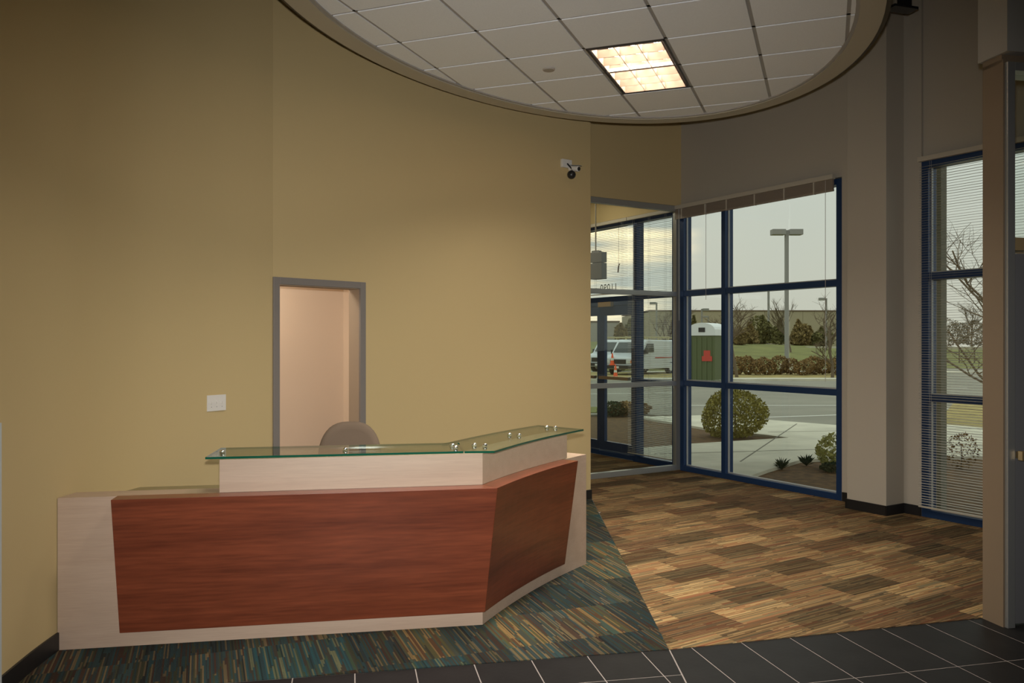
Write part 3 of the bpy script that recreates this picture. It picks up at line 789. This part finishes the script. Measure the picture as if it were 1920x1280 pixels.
# raised blind on window 1
rb = empty('window_blind', W(.0, .075, 0), WA, 'raised slat blind bunched under its white head rail, left window', 'blind')
MB().box(-.03, 2.40, -.03, .02, 3.395, 3.445).build('head_rail', M['blind_rail'], rb, bevel=.002)
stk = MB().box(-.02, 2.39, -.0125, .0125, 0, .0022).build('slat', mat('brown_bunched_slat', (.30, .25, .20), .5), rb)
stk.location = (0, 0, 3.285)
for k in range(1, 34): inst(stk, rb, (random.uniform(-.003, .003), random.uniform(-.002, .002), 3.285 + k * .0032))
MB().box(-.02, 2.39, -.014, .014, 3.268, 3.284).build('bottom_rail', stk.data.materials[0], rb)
for x in (.10, .52, .88, 1.32, 1.75, 2.15): MB().box(x - .008, x + .008, -.0165, .0165, 3.266, 3.395).build('ladder_tape', M['blind_rail'], rb)
MB().tube([(2.31, -.025, 3.39), (2.31, -.025, 1.25)], .0025, 6).build('pull_cord', M['cord'], rb)
MB().tube([(.55, -.025, 3.39), (.55, -.025, 2.2)], .0025, 6).build('pull_cord', M['cord'], rb)
MB().tube([(.07, -.03, 3.39), (.075, -.03, 1.95)], .0035, 6).build('tilt_wand', mat('clear_wand', (.6, .62, .62), .2), rb)

vl = empty('ceiling_light', W(-1.35, 1.0, 3.95), WA, 'added round fill lamp under the glass vestibule ceiling', 'ceiling light')  # added fill lamp, put in to brighten the ochre header
MB().lathe([(0, -.05), (.16, -.05), (.17, -.02), (.17, 0), (0, 0)], 24).build('housing', M['tbar'], vl)
area_light('vestibule_fill_lamp', (0, 0, -.055), (0, 0, 0), .25, .25, VESTIBULE_FILL_W, (1, .88, .68), parent=vl)
# box hanging on a rod in the vestibule
pv = empty('hanging_box', (1.165, 11.2, 2.52), WA + R(8), 'grey two-part box hanging on a thin rod inside the vestibule', 'box')
MB().box(-.11, .11, -.05, .05, 0, .215).build('lower_case', M['steel_grey'], pv, bevel=.004)
MB().box(-.11, .11, -.05, .05, .222, .36).build('upper_case', M['steel_grey'], pv, bevel=.004)
MB().box(-.10, .03, -.03, .03, .36, .385).build('canopy', M['steel_grey'], pv)
MB().tube([(-.05, 0, .38), (-.05, 0, 1.43)], .008, 8).build('rod', M['blind_rail'], pv)

# ------------------------------------------------------------------ outdoors
M['concrete'] = mat('sidewalk_concrete', (.62, .575, .45), .9, var=.12, vscale=1.5, bump=.2, bscale=60)
M['asphalt'] = mat('parking_asphalt', (.25, .23, .18), .95, var=.12, vscale=.6, bump=.2, bscale=80)
M['paint'] = mat('white_road_paint', (.7, .68, .6), .8)
M['mulch'] = mat('brown_mulch', (.12, .062, .02), 1, var=.45, vscale=9, bump=1, bscale=40)
M['lawn'] = mat('green_lawn', (.165, .165, .042), 1, var=.25, vscale=.5)
M['dry_grass'] = mat('dry_grass', (.34, .26, .09), 1, var=.25, vscale=2)
M['bark'] = mat('grey_brown_bark', (.15, .11, .07), 1)
M['hedge'] = mat('rusty_hedge_leaves', (.25, .155, .06), 1, var=.4, vscale=7)
M['needle'] = mat('conifer_needles', (.17, .155, .055), 1, var=.4, vscale=3)
M['needle_brown'] = mat('browned_conifer_needles', (.25, .18, .07), 1, var=.4, vscale=3)
M['shrub'] = mat('olive_shrub_leaves', (.30, .26, .06), 1, var=.35, vscale=9)
M['lime_shrub'] = mat('yellow_green_shrub_leaves', (.40, .38, .12), 1, var=.3, vscale=14)
M['tuft'] = mat('dark_green_blades', (.035, .055, .022), 1)
M['lamp_paint'] = mat('grey_lamp_post_paint', (.28, .27, .25), .6)

def flat(name, pts, z, m, kind='structure', parent=None, zb=None):
    o = MB().prism(pts, z - .06 if zb is None else zb, z).build(name, m, parent); 
    if kind: o['kind'] = kind
    return o
# terrain : flat near the building, gentle lawn berm far away
def hz(x, y):
    t = max(0, min(1, (y - 50) / 38)); t = t * t * (3 - 2 * t)
    h = 1.75 - .030 * max(0, x - 18)
    h = max(.4, min(1.75, h))
    return -.09 + t * h
g = MB(); nx, ny = 60, 60; vs = []; fs = []
for j in range(ny + 1):
    for i in range(nx + 1):
        x = -80 + 280 * i / nx; y = 45.0 + 175 * (j / ny) ** 1.3; vs.append((x, y, hz(x, y)))
for j in range(ny):
    for i in range(nx): k = j * (nx + 1) + i; fs.append((k, k + 1, k + nx + 2, k + nx + 1))
g.add(vs, fs); tag(g.build('lawn', M['lawn'], smooth=True), kind='structure')
gm = MB(); gm.prism([(-60, 14.7), (200, -60), (200, 45.2), (-60, 45.2)], -.2, -.10); tag(gm.build('ground', M['mulch']), kind='structure')
flat('parking_lot', [(-40, 22.0), (4.6, 19.6), (6.9, 17.1), (9.0, 17.6), (12.8, 24.0), (45, 30), (110, 40), (110, 58), (19, 58), (18, 37), (-40, 37)], -.06, M['asphalt'])
pk = bpy.data.objects['parking_lot']
for a, b in (((4.2, 22.6), (9.0, 22.6)), ((5.3, 18.9), (8.4, 19.9)), ((9.5, 21.2), (16, 22.4)), ((12.6, 18.6), (14.8, 19.1)), ((2.2, 27.5), (5.6, 28.2)), ((1.0, 31), (4, 31.6)), ((11, 31), (17, 31))):
    d = (Vector(b) - Vector(a)).normalized(); nn = Vector((-d.y, d.x)) * .05
    MB().prism([tuple(Vector(a) + nn), tuple(Vector(a) - nn), tuple(Vector(b) - nn), tuple(Vector(b) + nn)], -.061, -.057).build('painted_line', M['paint'], pk)
flat('right_verge', [(9.0, 17.6), (12.8, 24.0), (45, 30), (60, 2), (20, 8), (12, 12.4)], -.05, M['dry_grass'], zb=-.12)
flat('curb', [(-40, 36.6), (17.5, 36.6), (17.5, 37.6), (-40, 37.6)], .04, M['concrete'], zb=-.1)
flat('verge', [(-40, 37.5), (17.5, 37.5), (19, 46), (-40, 46)], -.02, M['dry_grass'], zb=-.12)
# concrete walk in slabs
walk = flat('walkway', [tuple(W(-3.2, -.26)[:2]), tuple(W(.6, -.24)[:2]), (2.85, 10.42), (3.47, 11.26), (4.22, 12.17), (4.95, 12.45), (6.6, 12.5), (9.5, 12.9), (13, 12.6), (12, 16.6), (9.0, 17.6), (6.9, 17.1), (4.6, 19.6), (2.9, 19.2), (3.9, 16.6), (4.75, 15.4), (5.0, 15.0), (3.0, 14.1), (2.2, 13.6), (-.5, 15.0)], -.055, M['concrete'])
for a, b in (((3.3, 12.0), (6.0, 17.5)), ((5.9, 12.3), (8.5, 17.5)), ((2.2, 12.8), (11, 14.6)), ((4.9, 15.9), (11.5, 16.9))):
    d = (Vector(b) - Vector(a)).normalized(); nn = Vector((-d.y, d.x)) * .012
    MB().prism([tuple(Vector(a) + nn), tuple(Vector(a) - nn), tuple(Vector(b) - nn), tuple(Vector(b) + nn)], -.056, -.052).build('control_joint', mat('dark_joint', (.2, .18, .14), 1) if 'dark_joint' not in bpy.data.materials else bpy.data.materials['dark_joint'], walk)  # slab joints drawn as thin dark strips
# vestibule side : mulch and lawn strip
flat('lawn_strip', [(-6, 20.5), (2.6, 20.2), (3.2, 21.9), (-6, 22.4)], -.045, M['lawn'], zb=-.1)
flat('far_walk', [(-30, 46.6), (80, 46.6), (80, 48.4), (-30, 48.4)], -.03, M['concrete'], zb=-.12)
flat('park_path', [(28, 78), (90, 66), (90, 67.5), (28, 79.3)], 1.2, M['concrete'], zb=1.0)

def leaves(n, shape, size, seed):
    rnd = random.Random(seed); mb = MB()
    for _ in range(n):
        p = shape(rnd); a = Vector((rnd.gauss(0, 1), rnd.gauss(0, 1), rnd.gauss(0, 1))).normalized(); b = a.cross(Vector((rnd.gauss(0, 1), rnd.gauss(0, 1), rnd.gauss(0, 1)))).normalized()
        s = size * rnd.uniform(.6, 1.3)
        mb.add([p - a * s, p + b * s * .5, p + a * s, p - b * s * .5], [(0, 1, 2, 3)])
    return mb
def blob(rx, ry, rz_, lump=.22, seed=1):
    r0 = random.Random(seed); L_ = [(Vector((r0.gauss(0, 1), r0.gauss(0, 1), r0.gauss(0, 1))).normalized(), r0.uniform(-lump, lump)) for _ in range(9)]
    def f(rnd):
        d = Vector((rnd.gauss(0, 1), rnd.gauss(0, 1), rnd.gauss(0, 1))).normalized()
        k = 1 + sum(a * max(0, d.dot(v)) ** 4 for v, a in L_); k *= rnd.uniform(.55, 1) ** .4
        return Vector((d.x * rx * k, d.y * ry * k, rz_ + d.z * rz_ * k))
    return f
def cone(h, r, zb=.2):
    def f(rnd):
        t = rnd.random() ** 1.5; a = rnd.uniform(0, 2 * math.pi); tier = .75 + .25 * math.cos(t * h * 9 + 2 * math.sin(a * 3))
        rr_ = r * (1 - t) ** .85 * tier * rnd.uniform(.35, 1) ** .4
        return Vector((rr_ * math.cos(a), rr_ * math.sin(a), zb + t * (h - zb)))
    return f
def bare_tree(h, seed, spread=.9, trunk=.09, levels=4):
    rnd = random.Random(seed); tr_, br = MB(), MB()
    def grow(p, d, ln, r, lv):
        pts = [p]; q = p.copy(); dd = d.copy()
        for _ in range(4):
            dd = (dd + Vector((rnd.gauss(0, .12), rnd.gauss(0, .12), rnd.gauss(.02, .06)))).normalized(); q = q + dd * ln / 4; pts.append(q.copy())
        (tr_ if lv == 0 else br).tube(pts, r, 6 if lv < 2 else 4, r * .55)
        if lv >= levels: return
        for k in range(rnd.choice((3, 4, 4)) if lv else 7):
            t = rnd.uniform(.35, 1); b = pts[min(4, int(t * 4))]
            a = rnd.uniform(0, 2 * math.pi); s = Vector((math.cos(a), math.sin(a), 0)) * spread
            nd = (dd * .55 + s * rnd.uniform(.5, 1) + Vector((0, 0, .25))).normalized()
            grow(b, nd, ln * rnd.uniform(.45, .68), r * .5, lv + 1)
    grow(Vector((0, 0, 0)), Vector((0, 0, 1)), h * .52, trunk, 0)
    return tr_, br

def P(px, Y, z=-.06): return ((px - 960) / 1557 * Y, Y, z)
def plant(name, px, Y, z, mb, m, label, cat, group=None, trunk=None, sc=1, part='foliage'):
    t = empty(name, P(px, Y, z), 0, label, cat, group); t.scale = (sc, sc, sc)
    f = mb.build(part, m, t)
    if part == 'foliage': f['kind'] = 'stuff'
    if trunk: trunk.build('trunk', M['bark'], t)
    return t
def stem(h, r=.03): return MB().tube([(0, 0, -.05), (.01, 0, h * .5), (0, 0, h)], r, 6, r * .4)
# big shrub and the bed plants outside window 1
plant('shrub', 1378, 15.4, -.1, leaves(5200, blob(.57, .55, .43, .18, seed=3), .032, 3), M['shrub'], 'large rounded olive shrub behind the blue mullion, by the walk', 'shrub', trunk=stem(.5))
plant('shrub', 1570, 11.6, -.1, leaves(900, blob(.30, .26, .24, .35, seed=5), .035, 5), M['lime_shrub'], 'yellow-green shrub in the bed by the column', 'shrub', trunk=stem(.3, .015))
def tuft(seed):
    rnd = random.Random(seed); mb = MB()
    for _ in range(70):
        a = rnd.uniform(0, 6.28); o = rnd.uniform(.02, .14); h = rnd.uniform(.06, .17); d = Vector((math.cos(a), math.sin(a), 0)); q = Vector((-d.y, d.x, 0)) * .007
        mb.add([q, -q, d * o * .6 + Vector((0, 0, h * .8)) - q * .6, d * o + Vector((0, 0, h)), d * o * .6 + Vector((0, 0, h * .8)) + q * .6], [(0, 1, 2, 3, 4)])
    return mb
for k, (px, Y, lab) in enumerate(((1466, 11.55, 'small dark spiky grass tuft, left one in the bed outside the window'), (1512, 11.9, 'small dark spiky grass tuft next to the yellow-green shrub'))):
    t = plant('grass_tuft', px, Y, -.1, tuft(k), M['tuft'], lab, 'plant', part='blades', sc=1.0)
plant('low_evergreen', 1572, 11.35, -.1, leaves(500, blob(.27, .2, .07, .2, seed=9), .03, 8), M['tuft'], 'dark low evergreen at the foot of the yellow-green shrub', 'shrub')
plant('shrub', 1802, 11.6, -.1, leaves(340, blob(.24, .2, .26, .3, seed=6), .024, 15), M['hedge'], 'sparse brown shrub outside the blind-covered window', 'shrub', trunk=stem(.35, .012))
for k, px in enumerate((1150, 1170, 1190)):
    plant('shrub', px, 19.7 + .1 * k, -.1, leaves(900, blob(.38, .3, .17, seed=20 + k), .04, 30 + k), M['hedge'] if k else M['tuft'], ['low dark green shrub outside the entrance door, leftmost', 'low brown shrub outside the entrance door, middle', 'low brown shrub outside the entrance door, rightmost'][k], 'shrub')
# hedge of separate bushes
hsrc = [leaves(700, blob(.5, .45, .46, .25, seed=40 + k), .07, 50 + k).build('foliage', M['hedge']) for k in range(3)]
for o in hsrc: o['kind'] = 'stuff'
for k in range(14):
    px = 1378 + k * 21 + random.uniform(-3, 3); Y = 42.5 + random.uniform(-.6, .6)
    if px > 1800: break
    t = empty('hedge_bush', P(px, Y, -.05), random.uniform(0, 6), 'rounded rusty brown bush in the hedge across the lot, ' + ['first', 'second', 'third', 'fourth', 'fifth', 'sixth', 'seventh', 'eighth', 'ninth', 'tenth', 'eleventh', 'twelfth', 'thirteenth', 'fourteenth'][k] + ' from the left', 'shrub', 'rusty bushes of the hedge across the lot'); s_ = random.uniform(.88, 1.12); t.scale = (s_, s_, s_ * random.uniform(.9, 1.12))
    o = hsrc[k] if k < 3 else inst(hsrc[k % 3]); o.parent = t; o.location = (0, 0, 0)
# evergreens beyond the lawn
for k, (px, top, Y, w_, br, lab) in enumerate((
    (1406, 604, 84, 26, 1, 'brownish evergreen left of the tall pointed one, beyond the lawn'), (1430, 592, 88, 34, 0, 'tall pointed evergreen left of the big lamp post'),
    (1462, 600, 86, 26, 0, 'dark evergreen just left of the big lamp post pole'), (1497, 600, 84, 30, 1, 'tall brownish evergreen just right of the big lamp post pole'),
    (1518, 612, 92, 22, 1, 'small brownish evergreen before the pale far building'), (1541, 613, 84, 30, 0, 'broad dark conifer standing alone beside the bare tree'),
    (1301, 592, 95, 18, 0, 'dark conifer behind the white-domed booth'), (1340, 606, 98, 12, 1, 'small conifer behind the booth roof'),
    (1386, 612, 80, 22, 1, 'brownish evergreen next to the blue mullion'),
    (1164, 606, 90, 18, 1, 'tan conifer above the white vans, seen through the door'), (1181, 599, 92, 16, 0, 'dark conifer above the white vans, beside the first'))):
    zb_ = hz((px - 960) / 1557 * Y, Y); h = EYE + (640 - top) / 1557 * Y - zb_; r = w_ / 2 / 1557 * Y * 1.35
    plant('evergreen_tree', px, Y, zb_, leaves(3000, (lambda f1, f2: lambda q: f1(q) if q.random() < .62 else f2(q))(cone(h, r), blob(r * .92, r * .8, h * .40, .45, seed=80 + k)), .2, 60 + k), M['needle_brown'] if br else M['needle'], lab, 'tree', 'evergreens beyond the lawn', stem(h * .5, .12))
# bare trees
def bare(px, Y, top, lab, seed, spread=.9, zb_=-.08, trunk=.07, lean=0):
    h = EYE + (640 - top) / 1557 * Y - zb_
    tr_, br = bare_tree(1, seed, spread, trunk / h)
    t = empty('bare_tree', P(px, Y, zb_), seed, lab, 'tree'); 
    zmax = max(v[2] for v in br.v); k = h / zmax; t.scale = (k, k, k)
    tr_.build('trunk', M['bark'], t); br.build('branches', M['bark'], t)
bare(1561, 39, 545, 'leafless young tree right of the big lamp post, trunk beside the dark conifer', 11, 1.0)
bare(1382, 39.5, 546, 'leafless tree rising just right of the blue mullion', 12, 1.1)
bare(1484, 70, 552, 'thin leafless tree directly behind the big lamp post', 13, .45, .3)
bare(1872, 17.5, 385, 'leafless tree with long branches behind the lowered blind', 14, 1.25, trunk=.04)
bare(1822, 80, 566, 'small far leafless tree behind the lowered blind', 15, .7, .9)
bare(1250, 60, 575, 'leafless tree seen beside the vestibule blind', 16, .8, 0)
for k in range(7):
    px = 1770 + k * 28
    mb = leaves(900, blob(1.9, 1.6, 1.9, .3, seed=70 + k), .16, 70 + k)
    plant('distant_tree', px, 112 + 14 * (k % 2), .9, mb, mat('haze_brown_twigs', (.22, .18, .13), 1) if 'haze_brown_twigs' not in bpy.data.materials else bpy.data.materials['haze_brown_twigs'], 'hazy brown thicket tree on the horizon behind the lowered blind, ' + ['first', 'second', 'third', 'fourth', 'fifth', 'sixth', 'seventh'][k] + ' from the left', 'tree', 'thicket trees on the horizon')
# fence on the right
fe = empty('fence', P(1770, 60, 0), 0, 'low rail fence across the grass behind the lowered blind', 'fence')
for k in range(9): MB().box(k * 1.1 - .03, k * 1.1 + .03, -.03, .03, -.1, 1.25).build('post', M['bark'], fe)
for z in (.45, .85, 1.2): MB().box(0, 8.8, -.015, .015, z - .02, z + .02).build('rail', M['bark'], fe)
# lamp posts
def lamp_post(px, Y, top, heads, w, lab, zb_=-.05):
    h = EYE + (640 - top) / 1557 * Y - zb_
    t = empty('lamp_post', P(px, Y, zb_), 0, lab, 'lamp post', 'parking lot lamp posts')
    MB().lathe([(w * 2.2, 0), (w * 2.2, .35), (w * 2, .4), (0, .4)], 12).build('base', M['concrete'], t)
    MB().box(-w / 2, w / 2, -w / 2, w / 2, .38, h - .05).build('pole', M['lamp_paint'], t)
    for s_ in heads:
        k = w / .2
        hd = MB(); hd.box(min(s_ * .12, s_ * .92) * k, max(s_ * .12, s_ * .92) * k, -.28 * k, .28 * k, h - .34 * k, h); hd.build('lamp_head', M['lamp_paint'], t, bevel=.03)
        MB().box(-.12 * k, .12 * k, -.05, .05, h - .25 * k, h - .12 * k).build('bracket', M['lamp_paint'], t)
lamp_post(1475, 50, 430, (-1, 1), .2, 'tall grey double-headed lamp post in the big window')
lamp_post(1441, 95, 535, (-1, 1), .2, 'distant thin double-headed lamp post left of the tall one', .8)
lamp_post(1549, 75, 558, (-1,), .14, 'thin single-headed lamp post beside the bare tree', .5)
lamp_post(1316, 90, 578, (1,), .16, 'thin single-headed lamp post above the booth', .5)
lamp_post(1328, 110, 592, (-1,), .14, 'smallest single-headed lamp post above the booth', .8)
lamp_post(1231, 80, 566, (-1,), .14, 'thin lamp post seen through the vestibule blind', .5)
# long far building
fb = empty('warehouse', P(1280, 150, 0), R(2), 'long beige warehouse with thin dark roof edge on the horizon', 'building')
for k in range(6): MB().box(-6 + k * 7, .94 + k * 7, 0, 1, 0, 7.15).build('wall_panel', mat('beige_tilt_panel', (.40, .34, .23), .9) if 'beige_tilt_panel' not in bpy.data.materials else bpy.data.materials['beige_tilt_panel'], fb)
MB().box(-6, 36, .1, 30, 0, 7.0).build('body', bpy.data.materials['beige_tilt_panel'], fb)
MB().box(-6.1, 36.1, -.1, 30, 7.15, 7.35).build('roof_edge', mat('brown_roof_edge', (.14, .09, .06), .8), fb)
f2 = empty('warehouse', P(1120, 170, 0), R(-3), 'pale far building with lower roof, seen through the entrance door', 'building')
MB().box(-25, 4.5, 0, 20, 0, 5.6).build('body', mat('pale_far_wall', (.42, .38, .34), .9), f2); MB().box(-25.1, 4.6, -.1, 20.1, 5.6, 5.9).build('roof_edge', bpy.data.materials['brown_roof_edge'], f2)

# portable booth with white domed roof
bt = empty('portable_booth', P(1327, 34, -.06), R(-38), 'green portable booth with white domed roof and red sign', 'booth')
gb = mat('dark_green_plastic', (.10, .125, .05), .6)
MB().box(-.56, .56, -.56, .56, .05, 2.0).build('cabin', gb, bt, bevel=.02)
MB().box(-.58, .58, -.58, .58, 0, .1).build('skid', M['black_plastic'], bt)
for k in range(5): MB().box(-.50 + k * .22, -.44 + k * .22, -.585, -.56, .15, 1.9).build('rib', gb, bt)
rs = MB(); rings = []
for k in range(13):
    a = math.pi * k / 12; x = -.60 * math.cos(a); z = 2.0 + .5 * math.sin(a) ** .6
    rings.append([(x, -.60, 1.98), (x, .60, 1.98), (x, .60, z), (x, -.60, z)])
rs.strip(rings).build('roof', mat('translucent_white_roof', (.75, .76, .74), .5), bt)
MB().box(-.12, .16, -.615, -.60, 2.12, 2.30).build('vent', M['black_plastic'], bt)
MB().box(.02, .46, -.60, -.585, .95, 1.15).build('sign', mat('red_sign', (.55, .06, .04), .6), bt); MB().box(.10, .38, -.60, -.585, 1.15, 1.38).build('sign', bpy.data.materials['red_sign'], bt)

# white work vans
wp = mat('white_van_paint', (.62, .64, .66), .3, coat=.4); vg = mat('dark_van_glass', (.03, .04, .04), .1); ty = mat('tyre_rubber', (.02, .02, .02), .9)
red = mat('red_stripe', (.5, .06, .04), .5); org = mat('orange_lens', (.9, .25, .05), .3); lens_m = mat('headlamp_lens', (.7, .7, .66), .2)
def van():
    t = empty('van', (0, 0, 0), 0)
    prof = [(-2.55, .35), (-2.55, 1.75), (-2.45, 1.95), (1.0, 2.0), (1.2, 1.93), (1.75, 1.22), (2.45, 1.05), (2.55, .95), (2.55, .45), (2.4, .35)]   # x forward
    mb = MB(); n = len(prof)
    sec = [(y, k) for y, k in ((-.98, .0), (-.9, 1), (.9, 1), (.98, 0))]
    rings = []
    for y, k in ((-.98, 0), (-.88, 1), (.88, 1), (.98, 0)):
        rings.append([(p[0], (y if (k or p[1] < 1.3) else y * .95), p[1] - (0 if k else (.06 if p[1] > 1.0 else 0))) for p in prof])
    mb.strip(rings).build('body', wp, t, bevel=.03)
    # windscreen and side windows
    ws = MB(); ws.add([(1.22, -.76, 1.86), (1.22, .76, 1.86), (1.72, .82, 1.28), (1.72, -.82, 1.28), (1.24, -.76, 1.875), (1.24, .76, 1.875), (1.745, .82, 1.295), (1.745, -.82, 1.295)], [(0, 1, 2, 3), (7, 6, 5, 4), (0, 4, 5, 1), (1, 5, 6, 2), (2, 6, 7, 3), (3, 7, 4, 0)])
    ws.build('windscreen', vg, t)
    for s_ in (-1, 1):
        MB().add([(p[0], s_ * q, p[1]) for q in (.93, .985) for p in ((.35, 1.3), (.4, 1.78), (1.05, 1.78), (1.45, 1.3))], [(0, 1, 2, 3), (7, 6, 5, 4), (0, 4, 5, 1), (1, 5, 6, 2), (2, 6, 7, 3), (3, 7, 4, 0)]).build('side_window', vg, t)
        MB().box(1.3, 1.5, s_ * .98, s_ * 1.16, 1.2, 1.42).build('mirror', M['black_plastic'], t)
        MB().box(-2.4, .2, s_ * .975, s_ * .99, .95, 1.0).build('stripe', red, t)
        MB().box(2.54, 2.58, s_ * .66 - .13, s_ * .66 + .13, .70, .86).build('headlight', lens_m, t)
        MB().box(2.53, 2.58, s_ * .88 - .08, s_ * .88 + .08, .70, .86).build('indicator', org, t)
        for x in (-1.6, 1.65):
            mm = Matrix.Translation((x, s_ * .86, .36)) @ Matrix.Rotation(R(90), 4, 'X')
            w_ = MB().lathe([(0, -.11), (.34, -.11), (.36, -.08), (.36, .08), (.34, .11), (0, .11)], 20, mm).build('wheel', ty, t)
            MB().lathe([(0, -.118), (.19, -.118), (.19, .118), (0, .118)], 14, mm).build('hub_cap', lens_m, w_)
    MB().box(2.54, 2.575, -.5, .5, .66, .90).build('grille', M['black_plastic'], t)
    MB().box(2.5, 2.72, -.96, .96, .40, .58).build('bumper', M['black_plastic'], t)
    MB().box(2.72, 2.73, -.15, .15, .42, .53).build('number_plate', M['white_plastic'], t)
    lad = MB()
    for y in (-.55, -.2, .3, .65): lad.tube([(-2.0, y, 2.16), (1.0, y, 2.16)], .025, 6)
    for x in (-1.8, -1.2, -.6, 0, .6): lad.box(x - .02, x + .02, -.7, .7, 2.1, 2.13)
    for x in (-1.8, -.6, .6):
        for y in (-.7, .7): lad.box(x - .02, x + .02, y - .02, y + .02, 1.93, 2.13)
    lad.build('roof_rack', mat('aluminium_ladder', (.5, .42, .2), .4, metal=.3), t)
    return t
v1 = van(); hx = math.atan2(-.77, -.64)
fc = P(1162, 42.3, -.06); v1.rotation_euler.z = hx; v1.location = (fc[0] + .64 * 2.2, fc[1] + .77 * 2.2, -.06); v1.scale = (.92, .92, .92)
tag(v1, 'white work van with ladder rack, front facing the entrance door, cones at its bumper', 'van', 'white work vans in the lot')
v2 = copy_tree(v1); v2.location = (P(1118, 47, 0)[0] + 1.6, 48.5, -.06); v2['label'] = 'white work van parked behind the nearer one, left through the door glass'
v3 = copy_tree(v1); v3.location = (P(1235, 52, 0)[0] + 1.4, 54.5, -.06); v3['label'] = 'white work van farthest right, behind the vestibule blind'
oc = mat('orange_cone', (.9, .12, .03), .6)
def cone_thing(loc, lab, s_=1):
    t = empty('traffic_cone', loc, 0, lab, 'cone', 'orange traffic cones'); t.scale = (s_,) * 3
    MB().box(-.17, .17, -.17, .17, 0, .035).build('base', oc, t)
    MB().lathe([(.13, .035), (.035, .66), (.03, .68), (0, .68)], 18).build('cone_body', oc, t)
    MB().lathe([(.098, .27), (.099, .268), (.077, .41), (.076, .41)], 18).build('reflective_band', M['paint'], t)
cone_thing(P(1154, 40.5, -.06), 'orange traffic cone with white band on the ground before the van', .86)
bmp = v1.matrix_basis @ Vector((2.68, -.75, .58)); bmp = Matrix.Translation(v1.location) @ Matrix.Rotation(hx, 4, 'Z') @ Matrix.Scale(.92, 4) @ Vector((2.60, -.35, .58))
cone_thing(tuple(bmp), 'orange traffic cone standing on the bumper of the van', .9)
# painted steel column outside window 2
ec = MB().box(3.04, 3.15, .62, .72, -.1, 4.2).build('canopy_post', mat('olive_post_paint', (.20, .20, .15), .6), loc=WC, rz=WA); tag(ec, 'grey-olive square post just outside the blind-covered window', 'post')
